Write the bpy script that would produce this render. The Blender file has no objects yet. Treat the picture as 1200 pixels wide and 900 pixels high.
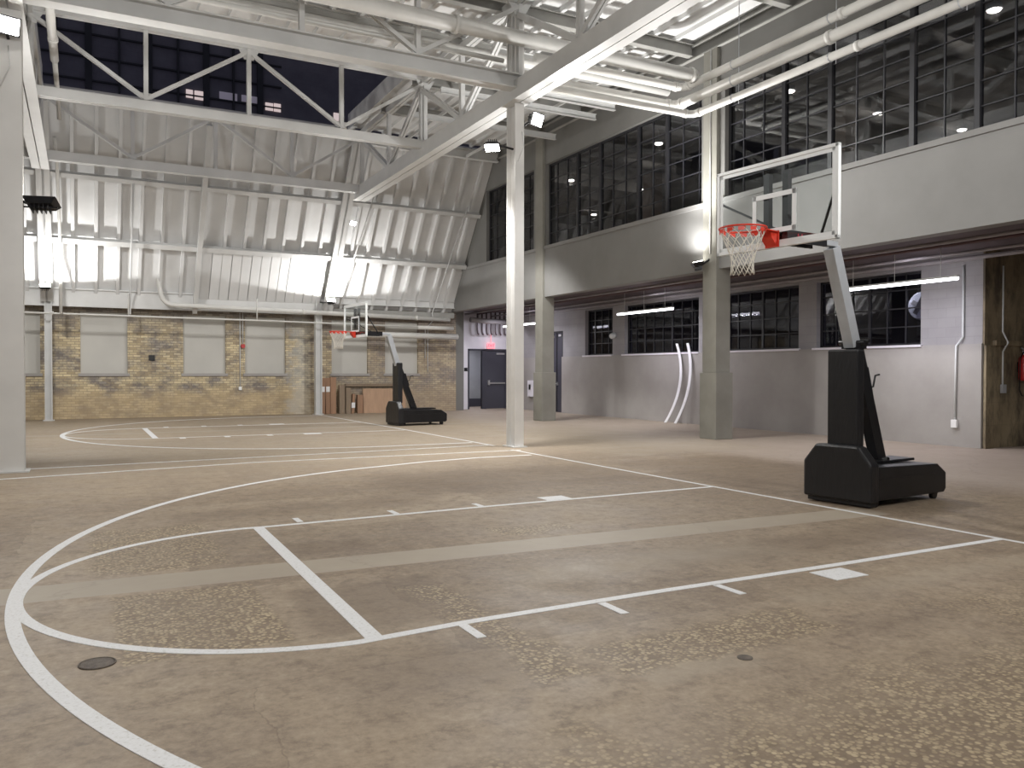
import bpy, math, random
import numpy as np
from mathutils import Vector, Matrix
random.seed(7)
SC = bpy.context.scene
COL = SC.collection
PI = math.pi
def lin(*c):
    return tuple((x/255/12.92 if x/255 <= .04045 else ((x/255+.055)/1.055)**2.4) for x in c)

# ------------------------------------------------------------------ camera
CAM = np.array([-7.18337, -6.19918, 1.47792])
YAW, PITCH, ROLL, FPX = 0.48504, -0.014257, 0.001307, 956.471
cy, sy, cp, sp = math.cos(YAW), math.sin(YAW), math.cos(PITCH), math.sin(PITCH)
_f = np.array([sy*cp, cy*cp, sp]); _r = np.array([cy, -sy, 0.]); _u = np.cross(_r, _f)
_c, _s = math.cos(ROLL), math.sin(ROLL)
_r, _u = _c*_r+_s*_u, -_s*_r+_c*_u
cam = bpy.data.cameras.new('camera'); camo = bpy.data.objects.new('camera', cam); COL.objects.link(camo)
camo.matrix_world = Matrix(((_r[0], _u[0], -_f[0], CAM[0]), (_r[1], _u[1], -_f[1], CAM[1]), (_r[2], _u[2], -_f[2], CAM[2]), (0, 0, 0, 1)))
cam.sensor_width = 36; cam.sensor_fit = 'HORIZONTAL'; cam.lens = FPX/1200*36; cam.clip_start = .05; cam.clip_end = 300
SC.camera = camo
def _ray(x, y): return _f+_r*(x-600)/FPX-_u*(y-450)/FPX
def atX(v, x, y): d = _ray(x, y); return CAM+d*(v-CAM[0])/d[0]
def atY(v, x, y): d = _ray(x, y); return CAM+d*(v-CAM[1])/d[1]
def atZ(v, x, y): d = _ray(x, y); return CAM+d*(v-CAM[2])/d[2]

# ------------------------------------------------------------------ view, world, lamps
SC.view_settings.view_transform = 'Standard'; SC.view_settings.look = 'None'
SC.view_settings.gamma = 1; SC.view_settings.use_curve_mapping = False
SC.view_settings.exposure = 0.24
W = bpy.data.worlds.new('night'); SC.world = W; W.use_nodes = True
W.node_tree.nodes['Background'].inputs[0].default_value = (.55, .57, .75, 1)
W.node_tree.nodes['Background'].inputs[1].default_value = .17
def lamp(name, kind, loc, target, power, size=.5, color=(1, 1, 1), angle=120, sy_=None, blend=.6):
    L = bpy.data.lights.new(name, kind); L.energy = power; L.color = color
    if kind == 'AREA':
        L.shape = 'RECTANGLE' if sy_ else 'SQUARE'; L.size = size
        if sy_: L.size_y = sy_
    if kind == 'SPOT': L.spot_size = math.radians(angle); L.spot_blend = blend; L.shadow_soft_size = size
    if kind == 'POINT': L.shadow_soft_size = size
    o = bpy.data.objects.new(name, L); COL.objects.link(o); o.location = loc
    d = Vector(target)-Vector(loc); o.rotation_euler = d.to_track_quat('-Z', 'Y').to_euler()
    return o
WW = (1, .99, .97); CW = (.92, .90, 1)
# floods on the columns facing the courts
lamp('flood_or_fill_lamp', 'SPOT', (-8.0, 7.2, 6.3), (-5.0, -1, 0), 760, .15, WW, 140)
lamp('flood_or_fill_lamp', 'SPOT', (1.05, 7.45, 6.3), (1.8, 0, 0), 1000, .15, WW, 150)
lamp('flood_or_fill_lamp', 'SPOT', (-.25, 8.0, 5.6), (-3.0, 11, 0), 850, .15, WW, 125)
# the same floods on the column row behind the camera, then added far-court fills
lamp('flood_or_fill_lamp', 'AREA', (-8.0, -7.2, 6.4), (-7.5, 5, 1.5), 260, .8, WW)
lamp('flood_or_fill_lamp', 'AREA', (.5, -7.2, 6.4), (-1.5, 0, 0), 225, .8, WW)
lamp('flood_or_fill_lamp', 'SPOT', (-8.4, 14.5, 6.4), (-6.4, 17, 0), 900, .3, WW, 128, blend=.3)  # added fill for the left far court and brick wall, no fixture
lamp('flood_or_fill_lamp', 'SPOT', (2.6, 14.0, 6.4), (1.8, 16.5, 0), 850, .3, WW, 128, blend=.3)  # added fill over the right side of the far court, no fixture
# up-lights
lamp('uplight_lamp', 'SPOT', (-8.0, 20.7, 4.02), (-8.0, 20.7, 9), 270, .06, WW, 166, blend=.06)
lamp('uplight_lamp', 'SPOT', (.33, 20.7, 3.95), (.33, 20.7, 9), 270, .06, WW, 166, blend=.06)
lamp('uplight_lamp', 'SPOT', (-7.3, 8.1, 4.25), (-4.5, 12, 8), 330, .12, WW, 150, blend=.8)
lamp('uplight_lamp', 'SPOT', (1.5, 8.6, 5.7), (2.2, 9.0, 9), 90, .12, WW, 168, blend=.5)  # added fill to whiten the right bay deck, no fixture here
lamp('uplight_lamp', 'SPOT', (4.45, 8.15, 4.3), (2.4, 7.6, 9), 950, .12, WW, 150, blend=.8)
lamp('uplight_lamp', 'SPOT', (4.78, 8.2, 4.08), (5.0, 8.2, 9), 120, .05, WW, 160, blend=.9)
lamp('uplight_lamp', 'AREA', (-7.6, -5.5, 4.2), (-7, 0, 9), 110, .5, WW)
lamp('uplight_lamp', 'AREA', (1.8, -3.5, 4.2), (.6, 1, 9), 150, .5, WW)
# linear lamps in the aisle
for y0, y1 in ((3.2, 5.87), (11.36, 13.94), (19.0, 21.4)):
    lamp('tube_lamp', 'AREA', (7, (y0+y1)/2, 3.16), (7, (y0+y1)/2, 0), 36, .06, CW, sy_=y1-y0)
    lamp('tube_lamp', 'AREA', (7.04, (y0+y1)/2, 3.21), (8.4, (y0+y1)/2, 3.1), 9, .04, CW, sy_=y1-y0)
lamp('exit_fill', 'AREA', (7.4, 22.2, 3.3), (7.4, 23.5, 1.2), 10, .4, CW)  # added fill to brighten the white exit wall, no fixture
lamp('building_fill', 'AREA', (-6, 24.5, 9.2), (-6, 33, 12), 28, 4, (.7, .75, 1))  # added dim fill on the building outside, no real source there

# ------------------------------------------------------------------ materials
class NT:
    def __init__(s, name):
        s.m = bpy.data.materials.new(name); s.m.use_nodes = True
        s.t = s.m.node_tree; s.b = s.t.nodes['Principled BSDF']; s.out = s.t.nodes['Material Output']
    def n(s, typ, ins=None, **kw):
        nd = s.t.nodes.new(typ)
        for k, v in kw.items(): setattr(nd, k, v)
        for k, v in (ins or {}).items():
            if isinstance(v, bpy.types.NodeSocket): s.t.links.new(v, nd.inputs[k])
            else: nd.inputs[k].default_value = v
        return nd
    def math(s, op, a, b=0., clamp=False):
        return s.n('ShaderNodeMath', {0: a, 1: b}, operation=op, use_clamp=clamp).outputs[0]
    def mix(s, f, a, b, mode='MIX'):
        c = lambda v: (*v, 1) if isinstance(v, tuple) and len(v) == 3 else v
        return s.n('ShaderNodeMixRGB', {0: f, 1: c(a), 2: c(b)}, blend_type=mode).outputs[0]
    def coord(s): return s.n('ShaderNodeTexCoord').outputs['Object']
    def noise(s, vec, scale, detail=3, rough=.55, col=False):
        nd = s.n('ShaderNodeTexNoise', {'Vector': vec, 'Scale': scale, 'Detail': detail, 'Roughness': rough})
        return nd.outputs['Color' if col else 'Fac']
    def ramp(s, f, stops):
        nd = s.n('ShaderNodeValToRGB', {0: f}); e = nd.color_ramp.elements
        while len(e) < len(stops): e.new(.5)
        for el, (p, c) in zip(e, stops): el.position = p; el.color = (*c, 1) if len(c) == 3 else c
        return nd.outputs[0]
    def mapping(s, vec, scale=(1, 1, 1), rot=(0, 0, 0), loc=(0, 0, 0)):
        return s.n('ShaderNodeMapping', {'Vector': vec, 'Scale': scale, 'Rotation': rot, 'Location': loc}).outputs[0]
    def bump(s, h, strength=.3, dist=.01):
        s.set('Normal', s.n('ShaderNodeBump', {'Height': h, 'Strength': strength, 'Distance': dist}).outputs[0])
    def set(s, k, v):
        if isinstance(v, bpy.types.NodeSocket): s.t.links.new(v, s.b.inputs[k])
        else: s.b.inputs[k].default_value = (*v, 1) if isinstance(v, tuple) and len(v) == 3 else v

def paint(name, c, rough=.55, var=.06, scale=2.5, metal=0., bump=.0, spec=.4):
    t = NT(name); v = t.coord()
    f = t.noise(v, scale, 4)
    c2 = tuple(max(0, x*(1-var*2.2)) for x in c); c3 = tuple(min(1, x*(1+var)) for x in c)
    t.set('Base Color', t.ramp(f, [(.3, c2), (.7, c3)])); t.set('Roughness', rough); t.set('Metallic', metal)
    t.set('Specular IOR Level', spec)
    if bump: t.bump(t.noise(v, scale*12, 3), bump, .01)
    return t.m
def emit(name, c, s):
    t = NT(name); t.set('Base Color', c); t.set('Emission Color', c); t.set('Emission Strength', s); return t.m
def glass(name, tint, refl, rough=.0, floor_=.05):
    t = NT(name); t.t.nodes.remove(t.b)
    g_ = t.n('ShaderNodeNewGeometry')
    c = t.math('ABSOLUTE', t.n('ShaderNodeVectorMath', {0: g_.outputs['Normal'], 1: g_.outputs['Incoming']}, operation='DOT_PRODUCT').outputs['Value'])
    fr = t.math('ADD', t.math('MULTIPLY', t.math('POWER', t.math('SUBTRACT', 1., c), 5.), .96), .04)
    fac = t.math('ADD', t.math('MULTIPLY', fr, refl), floor_, True)
    a = t.n('ShaderNodeBsdfTransparent', {'Color': (*tint, 1)}).outputs[0]
    g = t.n('ShaderNodeBsdfGlossy', {'Color': (1, 1, 1, 1), 'Roughness': rough}).outputs[0]
    mx = t.n('ShaderNodeMixShader', {0: fac, 1: a, 2: g}).outputs[0]
    t.t.links.new(mx, t.out.inputs[0]); return t.m

M = {}
M['white'] = paint('white steel paint', (.63, .63, .62), .5, .05, 1.2)
M['colwhite'] = paint('white column paint', (.76, .75, .73), .5, .04, 1.2)
M['boardwhite'] = paint('board white', (.88, .90, .90), .3, .02, 3)
M['deck'] = paint('white deck paint', (.69, .69, .685), .85, .05, .8, spec=.15)
M['beam'] = paint('grey beam paint', (.33, .325, .305), .6, .08, 1.5)
M['pipe'] = paint('pipe paint', (.65, .64, .61), .45, .04, 2)
M['darkfr'] = paint('dark window steel', lin(44, 44, 48), .5, .1, 3)
M['greyfr'] = paint('grey window steel', lin(50, 50, 55), .45, .1, 3)
M['black'] = paint('black metal', (.010, .010, .012), .35, .2, 5)
M['vinyl'] = None
M['silver'] = paint('silver steel', (.50, .52, .55), .4, .05, 4, .35)
M['alu'] = paint('white board frame', (.74, .77, .78), .35, .03, 4)
M['red'] = paint('red rim paint', (.72, .045, .02), .35, .08, 6)
M['net'] = paint('white net cord', (.78, .74, .66), .9, .05, 20)
M['shade'] = paint('white window blind', lin(196, 194, 188), .8, .04, .8)
M['lino'] = paint('white strip', (.88, .88, .92), .4, .02, 3)
M['door'] = paint('charcoal door paint', lin(70, 70, 80), .45, .05, 1)
M['doorgrey'] = paint('grey plaster', lin(150, 152, 155), .7, .05, 2)
M['plasterwhite'] = paint('white plaster', (.80, .78, .84), .7, .03, 2)
M['chrome'] = paint('brushed chrome', (.7, .7, .7), .3, .03, 8, .9)
M['exting'] = paint('red enamel', (.45, .02, .02), .3, .05, 8)
M['lit'] = emit('flood lens', (1, .98, .92), 45)
M['litsoft'] = emit('flood lens up', (1, .98, .92), 14)
M['tube'] = emit('led tube', (.95, .93, 1), 7)
M['down'] = emit('downlight lens', (1, .92, .8), 22)
M['exit'] = emit('exit red', (1, .02, .05), 1.6)
M['exitface'] = emit('exit face', (1, .30, .34), .75)
M['litwin'] = emit('lit window', (1, .82, .78), .42)
M['dimwin'] = emit('dim window', (.8, .72, .8), .05)
M['wglass'] = glass('window glass', (.62, .63, .66), .8, .02, .03)
M['lglass'] = glass('lower window glass', (.55, .55, .62), .5, .01, .02)
M['bglass'] = glass('board glass', (.95, .97, .97), .7, .0, .008)
M['facade'] = paint('facade paint', lin(138, 137, 135), .7, .05, .9, bump=.12)
M['facadedark'] = paint('upper beam paint', lin(122, 121, 118), .7, .05, .9, bump=.12)
M['column'] = paint('painted concrete column', lin(144, 142, 134), .7, .07, 1.6, bump=.15)
M['soffit'] = paint('aisle ceiling', lin(104, 94, 98), .8, .15, .9, bump=.1)
M['aislepipe'] = paint('aisle pipe', lin(150, 145, 148), .5, .1, 2)
M['redpipe'] = paint('red primer pipe', lin(98, 76, 78), .6, .1, 2)
M['upceil'] = paint('upper ceiling', (.34, .33, .31), .8, .1, 1)
M['upwall'] = paint('upper wall', (.10, .10, .11), .9, .2, .7)
M['upwood'] = paint('upper column', (.34, .25, .19), .8, .1, .7)
M['wallshell'] = paint('far wall paint', (.42, .41, .39), .8, .05, .5)

def mk_vinyl():
    t = NT('black vinyl'); v = t.coord()
    t.set('Base Color', (.011, .011, .013)); t.set('Roughness', .38)
    t.bump(t.noise(t.mapping(v, (9, 9, 3)), 1.6, 3), .25, .03); return t.m
M['vinyl'] = mk_vinyl()
def mk_line():
    t = NT('court paint'); v = t.coord()
    n = t.noise(v, 55, 4, .7)
    t.set('Base Color', t.ramp(n, [(.30, (.50, .48, .45)), (.42, (.70, .70, .70)), (.7, (.77, .77, .78))]))
    t.set('Roughness', .6); return t.m
M['line'] = mk_line()
def mk_floor():
    t = NT('worn concrete floor'); v = t.coord()
    sx = t.n('ShaderNodeSeparateXYZ', {0: v}); X, Y = sx.outputs[0], sx.outputs[1]
    big = t.noise(v, .35, 5, .6); mid = t.noise(t.mapping(v, loc=(7, 3, 0)), 1.7, 6, .65); fine = t.noise(v, 22, 5, .7)
    blot = t.noise(t.mapping(v, loc=(31, 9, 0)), .9, 4, .6)
    base = t.ramp(big, [(.34, (.200, .155, .112)), (.5, (.30, .242, .180)), (.64, (.41, .345, .265))])
    base = t.mix(t.math('MULTIPLY', t.ramp(mid, [(.42, (1, 1, 1)), (.55, (0, 0, 0))]), .5), base, (.165, .125, .098))
    base = t.mix(t.math('MULTIPLY', t.ramp(blot, [(.54, (0, 0, 0)), (.66, (1, 1, 1))]), .35), base, (.40, .345, .275))
    slab = t.n('ShaderNodeTexBrick', {'Vector': t.n('ShaderNodeVectorMath', {0: t.mapping(v, loc=(.55, .2, 0)), 1: t.mapping(t.noise(v, 1.1, 5, .6, True), (.35, .35, 0))}, operation='ADD').outputs[0],
        'Color1': (.195, .148, .115, 1), 'Color2': (.41, .34, .27, 1), 'Mortar': (.19, .15, .115, 1), 'Scale': 1., 'Mortar Size': .004, 'Brick Width': 2.3, 'Row Height': 1.9, 'Bias': 0.}).outputs['Color']
    base = t.mix(.5, base, slab)
    base = t.mix(.30, base, t.ramp(fine, [(.3, (.10, .08, .065)), (.7, (.50, .42, .34))]))
    rough6 = t.noise(t.mapping(v, (1, 1, 1), loc=(5, 2, 0)), 6.5, 9, .75)
    base = t.mix(t.ramp(rough6, [(.36, (.55, .55, .55)), (.50, (0, 0, 0))]), base, (.125, .095, .075))
    base = t.mix(t.ramp(rough6, [(.56, (0, 0, 0)), (.68, (.5, .5, .5))]), base, (.46, .40, .32))
    # slightly paler, pinker slab under the aisle side
    far = t.math('MULTIPLY', t.math('SUBTRACT', t.math('ADD', X, t.math('MULTIPLY', mid, .8)), 3.0), .8, True)
    base = t.mix(t.math('MULTIPLY', far, .8), base, (.42, .365, .345))
    # floor turns paler towards the far court, with a blotchy edge
    far2 = t.math('MULTIPLY', t.math('SUBTRACT', t.math('ADD', Y, t.math('MULTIPLY', blot, 3)), 5.5), .25, True)
    base = t.mix(t.math('MULTIPLY', far2, .45), base, (.40, .35, .29))
    # exposed aggregate
    vor = t.n('ShaderNodeTexVoronoi', {'Vector': t.mapping(v, (1, 1, 1)), 'Scale': 42., 'Randomness': 1.}, feature='F1')
    vd = vor.outputs['Distance']; vc = t.n('ShaderNodeSeparateXYZ', {0: vor.outputs['Color']}).outputs[0]
    peb = t.mix(vc, (.22, .175, .12), (.60, .51, .36))
    agg = t.mix(t.ramp(vd, [(.40, (0, 0, 0)), (.58, (1, 1, 1))]), peb, (.17, .13, .095))
    agg = t.mix(t.math('MULTIPLY', t.ramp(mid, [(.40, (1, 1, 1)), (.6, (0, 0, 0))]), .25), agg, (.21, .165, .125))
    wob = t.math('MULTIPLY', t.math('SUBTRACT', t.noise(t.mapping(v, loc=(3, 8, 0)), 2.2, 6, .7), .5), 1.)
    def boxmask(x0, x1, y0, y1, amp=.7, soft=.12):
        d = t.math('MINIMUM', t.math('MINIMUM', t.math('SUBTRACT', X, x0), t.math('SUBTRACT', x1, X)),
                   t.math('MINIMUM', t.math('SUBTRACT', Y, y0), t.math('SUBTRACT', y1, Y)))
        return t.math('DIVIDE', t.math('ADD', d, t.math('MULTIPLY', wob, amp)), soft, True)
    ms = [boxmask(-7.05, -6.12, -1.72, -.25, .12, .05), boxmask(-7.2, -6.1, .3, 2.3, .25), boxmask(-3.9, -3.0, .25, .8, .8),
          boxmask(-4.9, -3.2, -3.0, -2.45, .5), boxmask(-5.3, -4.9, -2.9, -.9, .5), boxmask(-6.2, -1.0, -8, -3.30, 1.6, .6), boxmask(-2.6, 1.5, -8, -2.7, 1.4, .6)]
    dk = [boxmask(-9.5, -7.85, .2, 2.6, .9, .5), boxmask(-3.3, -.1, -1.5, -.72, .5, .2), boxmask(-5.9, -4.9, .3, .95, .3, .15), boxmask(-6.05, -4.9, -1.75, -.6, .25, .1),
          boxmask(-6.2, -4.9, -3.0, -1.9, .8, .4), boxmask(-3.3, -2.0, -3.2, -2.75, .5, .3), boxmask(-6.5, -3.4, 2.2, 3.2, 1.2, .4), boxmask(-4.0, .3, 2.6, 5.4, 1.6, .6), boxmask(.2, 3.4, 1.0, 5.2, 1.3, .5)]
    q = dk[0]
    for k in dk[1:]: q = t.math('MAXIMUM', q, k)
    base = t.mix(t.math('MULTIPLY', q, .42), base, (.150, .112, .085))
    pl = [boxmask(-4.85, -4.05, -3.18, -2.82, .25, .08), boxmask(-3.2, 1.0, -2.65, -2.15, .6, .25), boxmask(-4.6, -1.9, -1.5, -.65, .8, .35), boxmask(1.0, 5.0, 5.5, 13, 1.2, .4)]
    q = pl[0]
    for k in pl[1:]: q = t.math('MAXIMUM', q, k)
    base = t.mix(t.math('MULTIPLY', q, .45), base, (.37, .325, .27))
    m = ms[0]
    for k in ms[1:]: m = t.math('MAXIMUM', m, k)
    col = t.mix(t.math('MULTIPLY', m, .68), base, agg)
    # trowelled concrete infill strips across the courts
    def strip(y0, hw, slope=0.):
        d = t.math('SUBTRACT', hw, t.math('ABSOLUTE', t.math('SUBTRACT', Y, t.math('ADD', t.math('MULTIPLY', X, slope), y0))))
        e = t.math('ADD', d, t.math('MULTIPLY', wob, .03))
        return t.math('DIVIDE', e, .02, True)
    lim = t.math('DIVIDE', t.math('SUBTRACT', .35, X), .1, True)
    st = t.math('MAXIMUM', t.math('MULTIPLY', strip(-.28, .235, -.046), lim), t.math('MULTIPLY', strip(15.4, .2), .7))
    scol = t.mix(.35, (.365, .325, .28), t.ramp(mid, [(.35, (.31, .27, .23)), (.65, (.41, .37, .32))]))
    col = t.mix(st, col, scol)
    # hairline cracks
    cr = t.n('ShaderNodeTexVoronoi', {'Vector': t.n('ShaderNodeVectorMath', {0: v, 1: t.mapping(t.noise(v, 1.3, 5, .6, True), (.9, .9, .9))}, operation='ADD').outputs[0], 'Scale': .34}, feature='DISTANCE_TO_EDGE').outputs[0]
    col = t.mix(t.math('MULTIPLY', t.ramp(cr, [(.0, (1, 1, 1)), (.005, (0, 0, 0))]), .16), col, (.06, .045, .035))
    col = t.mix(1., col, (.98, .935, .85), 'MULTIPLY')
    t.set('Base Color', col)
    t.set('Roughness', t.mix(st, t.ramp(mid, [(.3, (.5, .5, .5)), (.7, (.68, .68, .68))]), (.55, .55, .55)))
    t.set('Specular IOR Level', .35)
    h = t.math('ADD', t.math('MULTIPLY', t.math('MULTIPLY', m, vd), -.5), t.math('MULTIPLY', fine, .25))
    t.bump(h, .35, .012)
    return t.m
M['floor'] = mk_floor()
def mk_brick():
    t = NT('cream brick'); v = t.coord()
    s = t.n('ShaderNodeSeparateXYZ', {0: v})
    uv = t.n('ShaderNodeCombineXYZ', {0: s.outputs[0], 1: s.outputs[2]}).outputs[0]
    def br(c1, c2, mort):
        return t.n('ShaderNodeTexBrick', {'Vector': uv, 'Color1': (*c1, 1), 'Color2': (*c2, 1), 'Mortar': (*mort, 1), 'Scale': 1., 'Mortar Size': .009,
            'Mortar Smooth': .2, 'Bias': 0., 'Brick Width': .22, 'Row Height': .078})
    a = br((.74, .63, .40), (.42, .335, .21), (.33, .27, .20)); b = br((.32, .29, .26), (.19, .165, .15), (.17, .15, .13))
    soot = t.noise(t.mapping(uv, (1, 1.4, 1)), 1.3, 6, .7)
    col = t.mix(t.ramp(soot, [(.44, (0, 0, 0)), (.60, (1, 1, 1))]), a.outputs['Color'], b.outputs['Color'])
    # darker courses close under the eaves, mellow orange-brown below the sills, grey-white to the right
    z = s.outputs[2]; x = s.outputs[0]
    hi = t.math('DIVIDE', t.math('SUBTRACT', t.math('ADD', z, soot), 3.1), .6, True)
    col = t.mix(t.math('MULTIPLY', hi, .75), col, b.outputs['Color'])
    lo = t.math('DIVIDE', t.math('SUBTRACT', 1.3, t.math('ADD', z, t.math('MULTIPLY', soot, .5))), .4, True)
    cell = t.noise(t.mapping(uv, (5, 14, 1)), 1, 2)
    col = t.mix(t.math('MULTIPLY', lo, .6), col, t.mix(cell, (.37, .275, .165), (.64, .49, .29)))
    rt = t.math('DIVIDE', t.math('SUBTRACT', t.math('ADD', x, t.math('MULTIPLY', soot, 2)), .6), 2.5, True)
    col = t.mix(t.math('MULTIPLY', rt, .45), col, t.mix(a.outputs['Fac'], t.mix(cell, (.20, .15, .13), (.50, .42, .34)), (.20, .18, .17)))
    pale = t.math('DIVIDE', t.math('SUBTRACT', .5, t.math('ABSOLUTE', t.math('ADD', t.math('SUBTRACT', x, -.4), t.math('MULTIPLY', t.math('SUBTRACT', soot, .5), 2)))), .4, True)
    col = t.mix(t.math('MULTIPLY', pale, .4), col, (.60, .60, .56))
    t.set('Base Color', col); t.set('Roughness', .85)
    t.bump(t.math('SUBTRACT', t.math('MULTIPLY', cell, .4), a.outputs['Fac']), .5, .01)
    return t.m
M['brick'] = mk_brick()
def mk_block(name, c, cd, plain=False, flip=False, stain=None, bw=.4, rh=.2):
    t = NT(name); v = t.coord()
    s = t.n('ShaderNodeSeparateXYZ', {0: v})
    uv = t.n('ShaderNodeCombineXYZ', {0: s.outputs[0 if flip else 1], 1: s.outputs[2]}).outputs[0]
    n = t.noise(v, .9, 5, .6); n2 = t.noise(v, 14, 4, .6)
    col = t.ramp(n, [(.3, cd), (.7, c)])
    if not plain:
        b = t.n('ShaderNodeTexBrick', {'Vector': uv, 'Color1': (1, 1, 1, 1), 'Color2': (.95, .95, .95, 1), 'Mortar': (.89, .89, .89, 1), 'Scale': 1., 'Mortar Size': .008, 'Brick Width': bw, 'Row Height': rh})
        col = t.mix(.9, col, b.outputs['Color'], 'MULTIPLY'); t.bump(t.math('SUBTRACT', t.math('MULTIPLY', n2, .3), b.outputs['Fac']), .3, .008)
    else: t.bump(n2, .2, .01)
    if stain: 
        st = t.noise(t.mapping(v, (1, 1, .35)), 2.4, 6, .7)
        col = t.mix(t.ramp(st, [(.42, (0, 0, 0)), (.6, (1, 1, 1))]), col, stain)
    t.set('Base Color', col); t.set('Roughness', .7); return t.m
M['block'] = mk_block('painted block', (.37, .36, .37), (.30, .29, .30))
M['lowwall'] = mk_block('painted concrete base', (.40, .38, .365), (.33, .31, .295), True)
M['stone'] = mk_block('bare stained block', (.36, .295, .19), (.23, .18, .115), False, True, (.10, .08, .055), .6, .45)
M['outwall'] = mk_block('night brick', (.16, .15, .17), (.11, .10, .12), False, True)
def mk_card(name, c):
    t = NT(name); v = t.coord(); n = t.noise(t.mapping(v, (6, 6, 1)), 2, 3)
    t.set('Base Color', t.ramp(n, [(.3, tuple(x*.85 for x in c)), (.7, c)])); t.set('Roughness', .85); return t.m
M['card'] = mk_card('cardboard', (.36, .215, .135)); M['card2'] = mk_card('olive cardboard', (.27, .205, .145)); M['card3'] = mk_card('pale cardboard', (.50, .33, .22))
M['label'] = paint('paper label', (.85, .85, .85), .8)
M['pink'] = paint('pink print', (.75, .10, .14), .6)
M['castiron'] = paint('cast iron', (.13, .105, .085), .6, .2, 30, .2, .3)

# ------------------------------------------------------------------ mesh helpers
OFF = {}
class MB:
    def __init__(s): s.v = []; s.f = []; s.sm = []
    def add(s, vs, fs, smooth=False):
        o = len(s.v); s.v += [tuple(map(float, p)) for p in vs]; s.f += [tuple(i+o for i in f) for f in fs]; s.sm += [smooth]*len(fs); return s
    def box(s, x0, x1, y0, y1, z0, z1):
        vs = [(x, y, z) for x in (x0, x1) for y in (y0, y1) for z in (z0, z1)]
        return s.add(vs, [(0, 1, 3, 2), (4, 6, 7, 5), (0, 4, 5, 1), (2, 3, 7, 6), (0, 2, 6, 4), (1, 5, 7, 3)])
    def bar(s, p, q, w, h, up=(0, 0, 1)):
        p, q = Vector(p), Vector(q); d = (q-p).normalized(); up = Vector(up)
        if abs(d.dot(up)) > .98: up = Vector((1, 0, 0)) if abs(d.x) < .9 else Vector((0, 1, 0))
        a = d.cross(up).normalized(); b = a.cross(d).normalized()
        vs = [c+a*i*w/2+b*j*h/2 for c in (p, q) for i, j in ((-1, -1), (1, -1), (1, 1), (-1, 1))]
        return s.add(vs, [(3, 2, 1, 0), (4, 5, 6, 7), (0, 1, 5, 4), (1, 2, 6, 5), (2, 3, 7, 6), (3, 0, 4, 7)])
    def ibeam(s, p, q, w, h, t=.02, up=(0, 0, 1)):
        p, q = Vector(p), Vector(q); d = (q-p).normalized(); u = Vector(up)
        a = d.cross(u).normalized(); b = a.cross(d).normalized()
        s.bar(p+b*(h-t)/2, q+b*(h-t)/2, w, t, up); s.bar(p-b*(h-t)/2, q-b*(h-t)/2, w, t, up); s.bar(p, q, t, h-2*t, up); return s
    def hsec(s, x, y, z0, z1, w, d, t=.03):     # steel H column, flanges facing x
        s.box(x-w/2, x-w/2+t, y-d/2, y+d/2, z0, z1); s.box(x+w/2-t, x+w/2, y-d/2, y+d/2, z0, z1); s.box(x-w/2+t, x+w/2-t, y-t/2, y+t/2, z0, z1); return s
    def tube(s, pts, r, n=10, cap=True, closed=False):
        P = [Vector(p) for p in pts]; m = len(P); rr = r if isinstance(r, (list, tuple)) else [r]*m
        T = []
        for i in range(m):
            a = P[(i-1) % m] if (i > 0 or closed) else P[i]; b = P[(i+1) % m] if (i < m-1 or closed) else P[i]
            T.append((b-a).normalized())
        nrm = T[0].orthogonal().normalized(); vs = []
        for i in range(m):
            nrm = (nrm-T[i]*nrm.dot(T[i])).normalized(); bn = T[i].cross(nrm)
            vs += [P[i]+(nrm*math.cos(2*PI*k/n)+bn*math.sin(2*PI*k/n))*rr[i] for k in range(n)]
        fs = []
        for i in range(m if closed else m-1):
            j = (i+1) % m
            fs += [(i*n+k, i*n+(k+1) % n, j*n+(k+1) % n, j*n+k) for k in range(n)]
        s.add(vs, fs, True)
        if cap and not closed:
            o = len(s.v)-len(vs); s.f += [tuple(o+k for k in reversed(range(n))), tuple(o+(m-1)*n+k for k in range(n))]; s.sm += [False]*2
        return s
    def prism(s, poly, axis, a0, a1):           # polygon in the two other axes, extruded along axis
        def mk(p, a):
            return (a, p[0], p[1]) if axis == 'x' else ((p[0], a, p[1]) if axis == 'y' else (p[0], p[1], a))
        n = len(poly); vs = [mk(p, a0) for p in poly]+[mk(p, a1) for p in poly]
        return s.add(vs, [tuple(range(n))[::-1], tuple(range(n, 2*n))]+[(k, (k+1) % n, n+(k+1) % n, n+k) for k in range(n)])
    def build(s, name, mat, parent=None, bevel=0., smooth=False):
        off = Vector((0, 0, 0))
        if parent is not None: off = OFF[parent.name]
        me = bpy.data.meshes.new(name); me.from_pydata([Vector(p)-off for p in s.v], [], s.f)
        for p, q in zip(me.polygons, s.sm): p.use_smooth = q or smooth
        import bmesh
        bm = bmesh.new(); bm.from_mesh(me); bmesh.ops.recalc_face_normals(bm, faces=bm.faces); bm.to_mesh(me); bm.free()
        me.materials.append(mat); o = bpy.data.objects.new(name, me); COL.objects.link(o)
        if parent is not None: o.parent = parent
        OFF[o.name] = off
        if bevel:
            b = o.modifiers.new('bevel', 'BEVEL'); b.width = bevel; b.segments = 2; b.limit_method = 'ANGLE'
        return o
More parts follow.
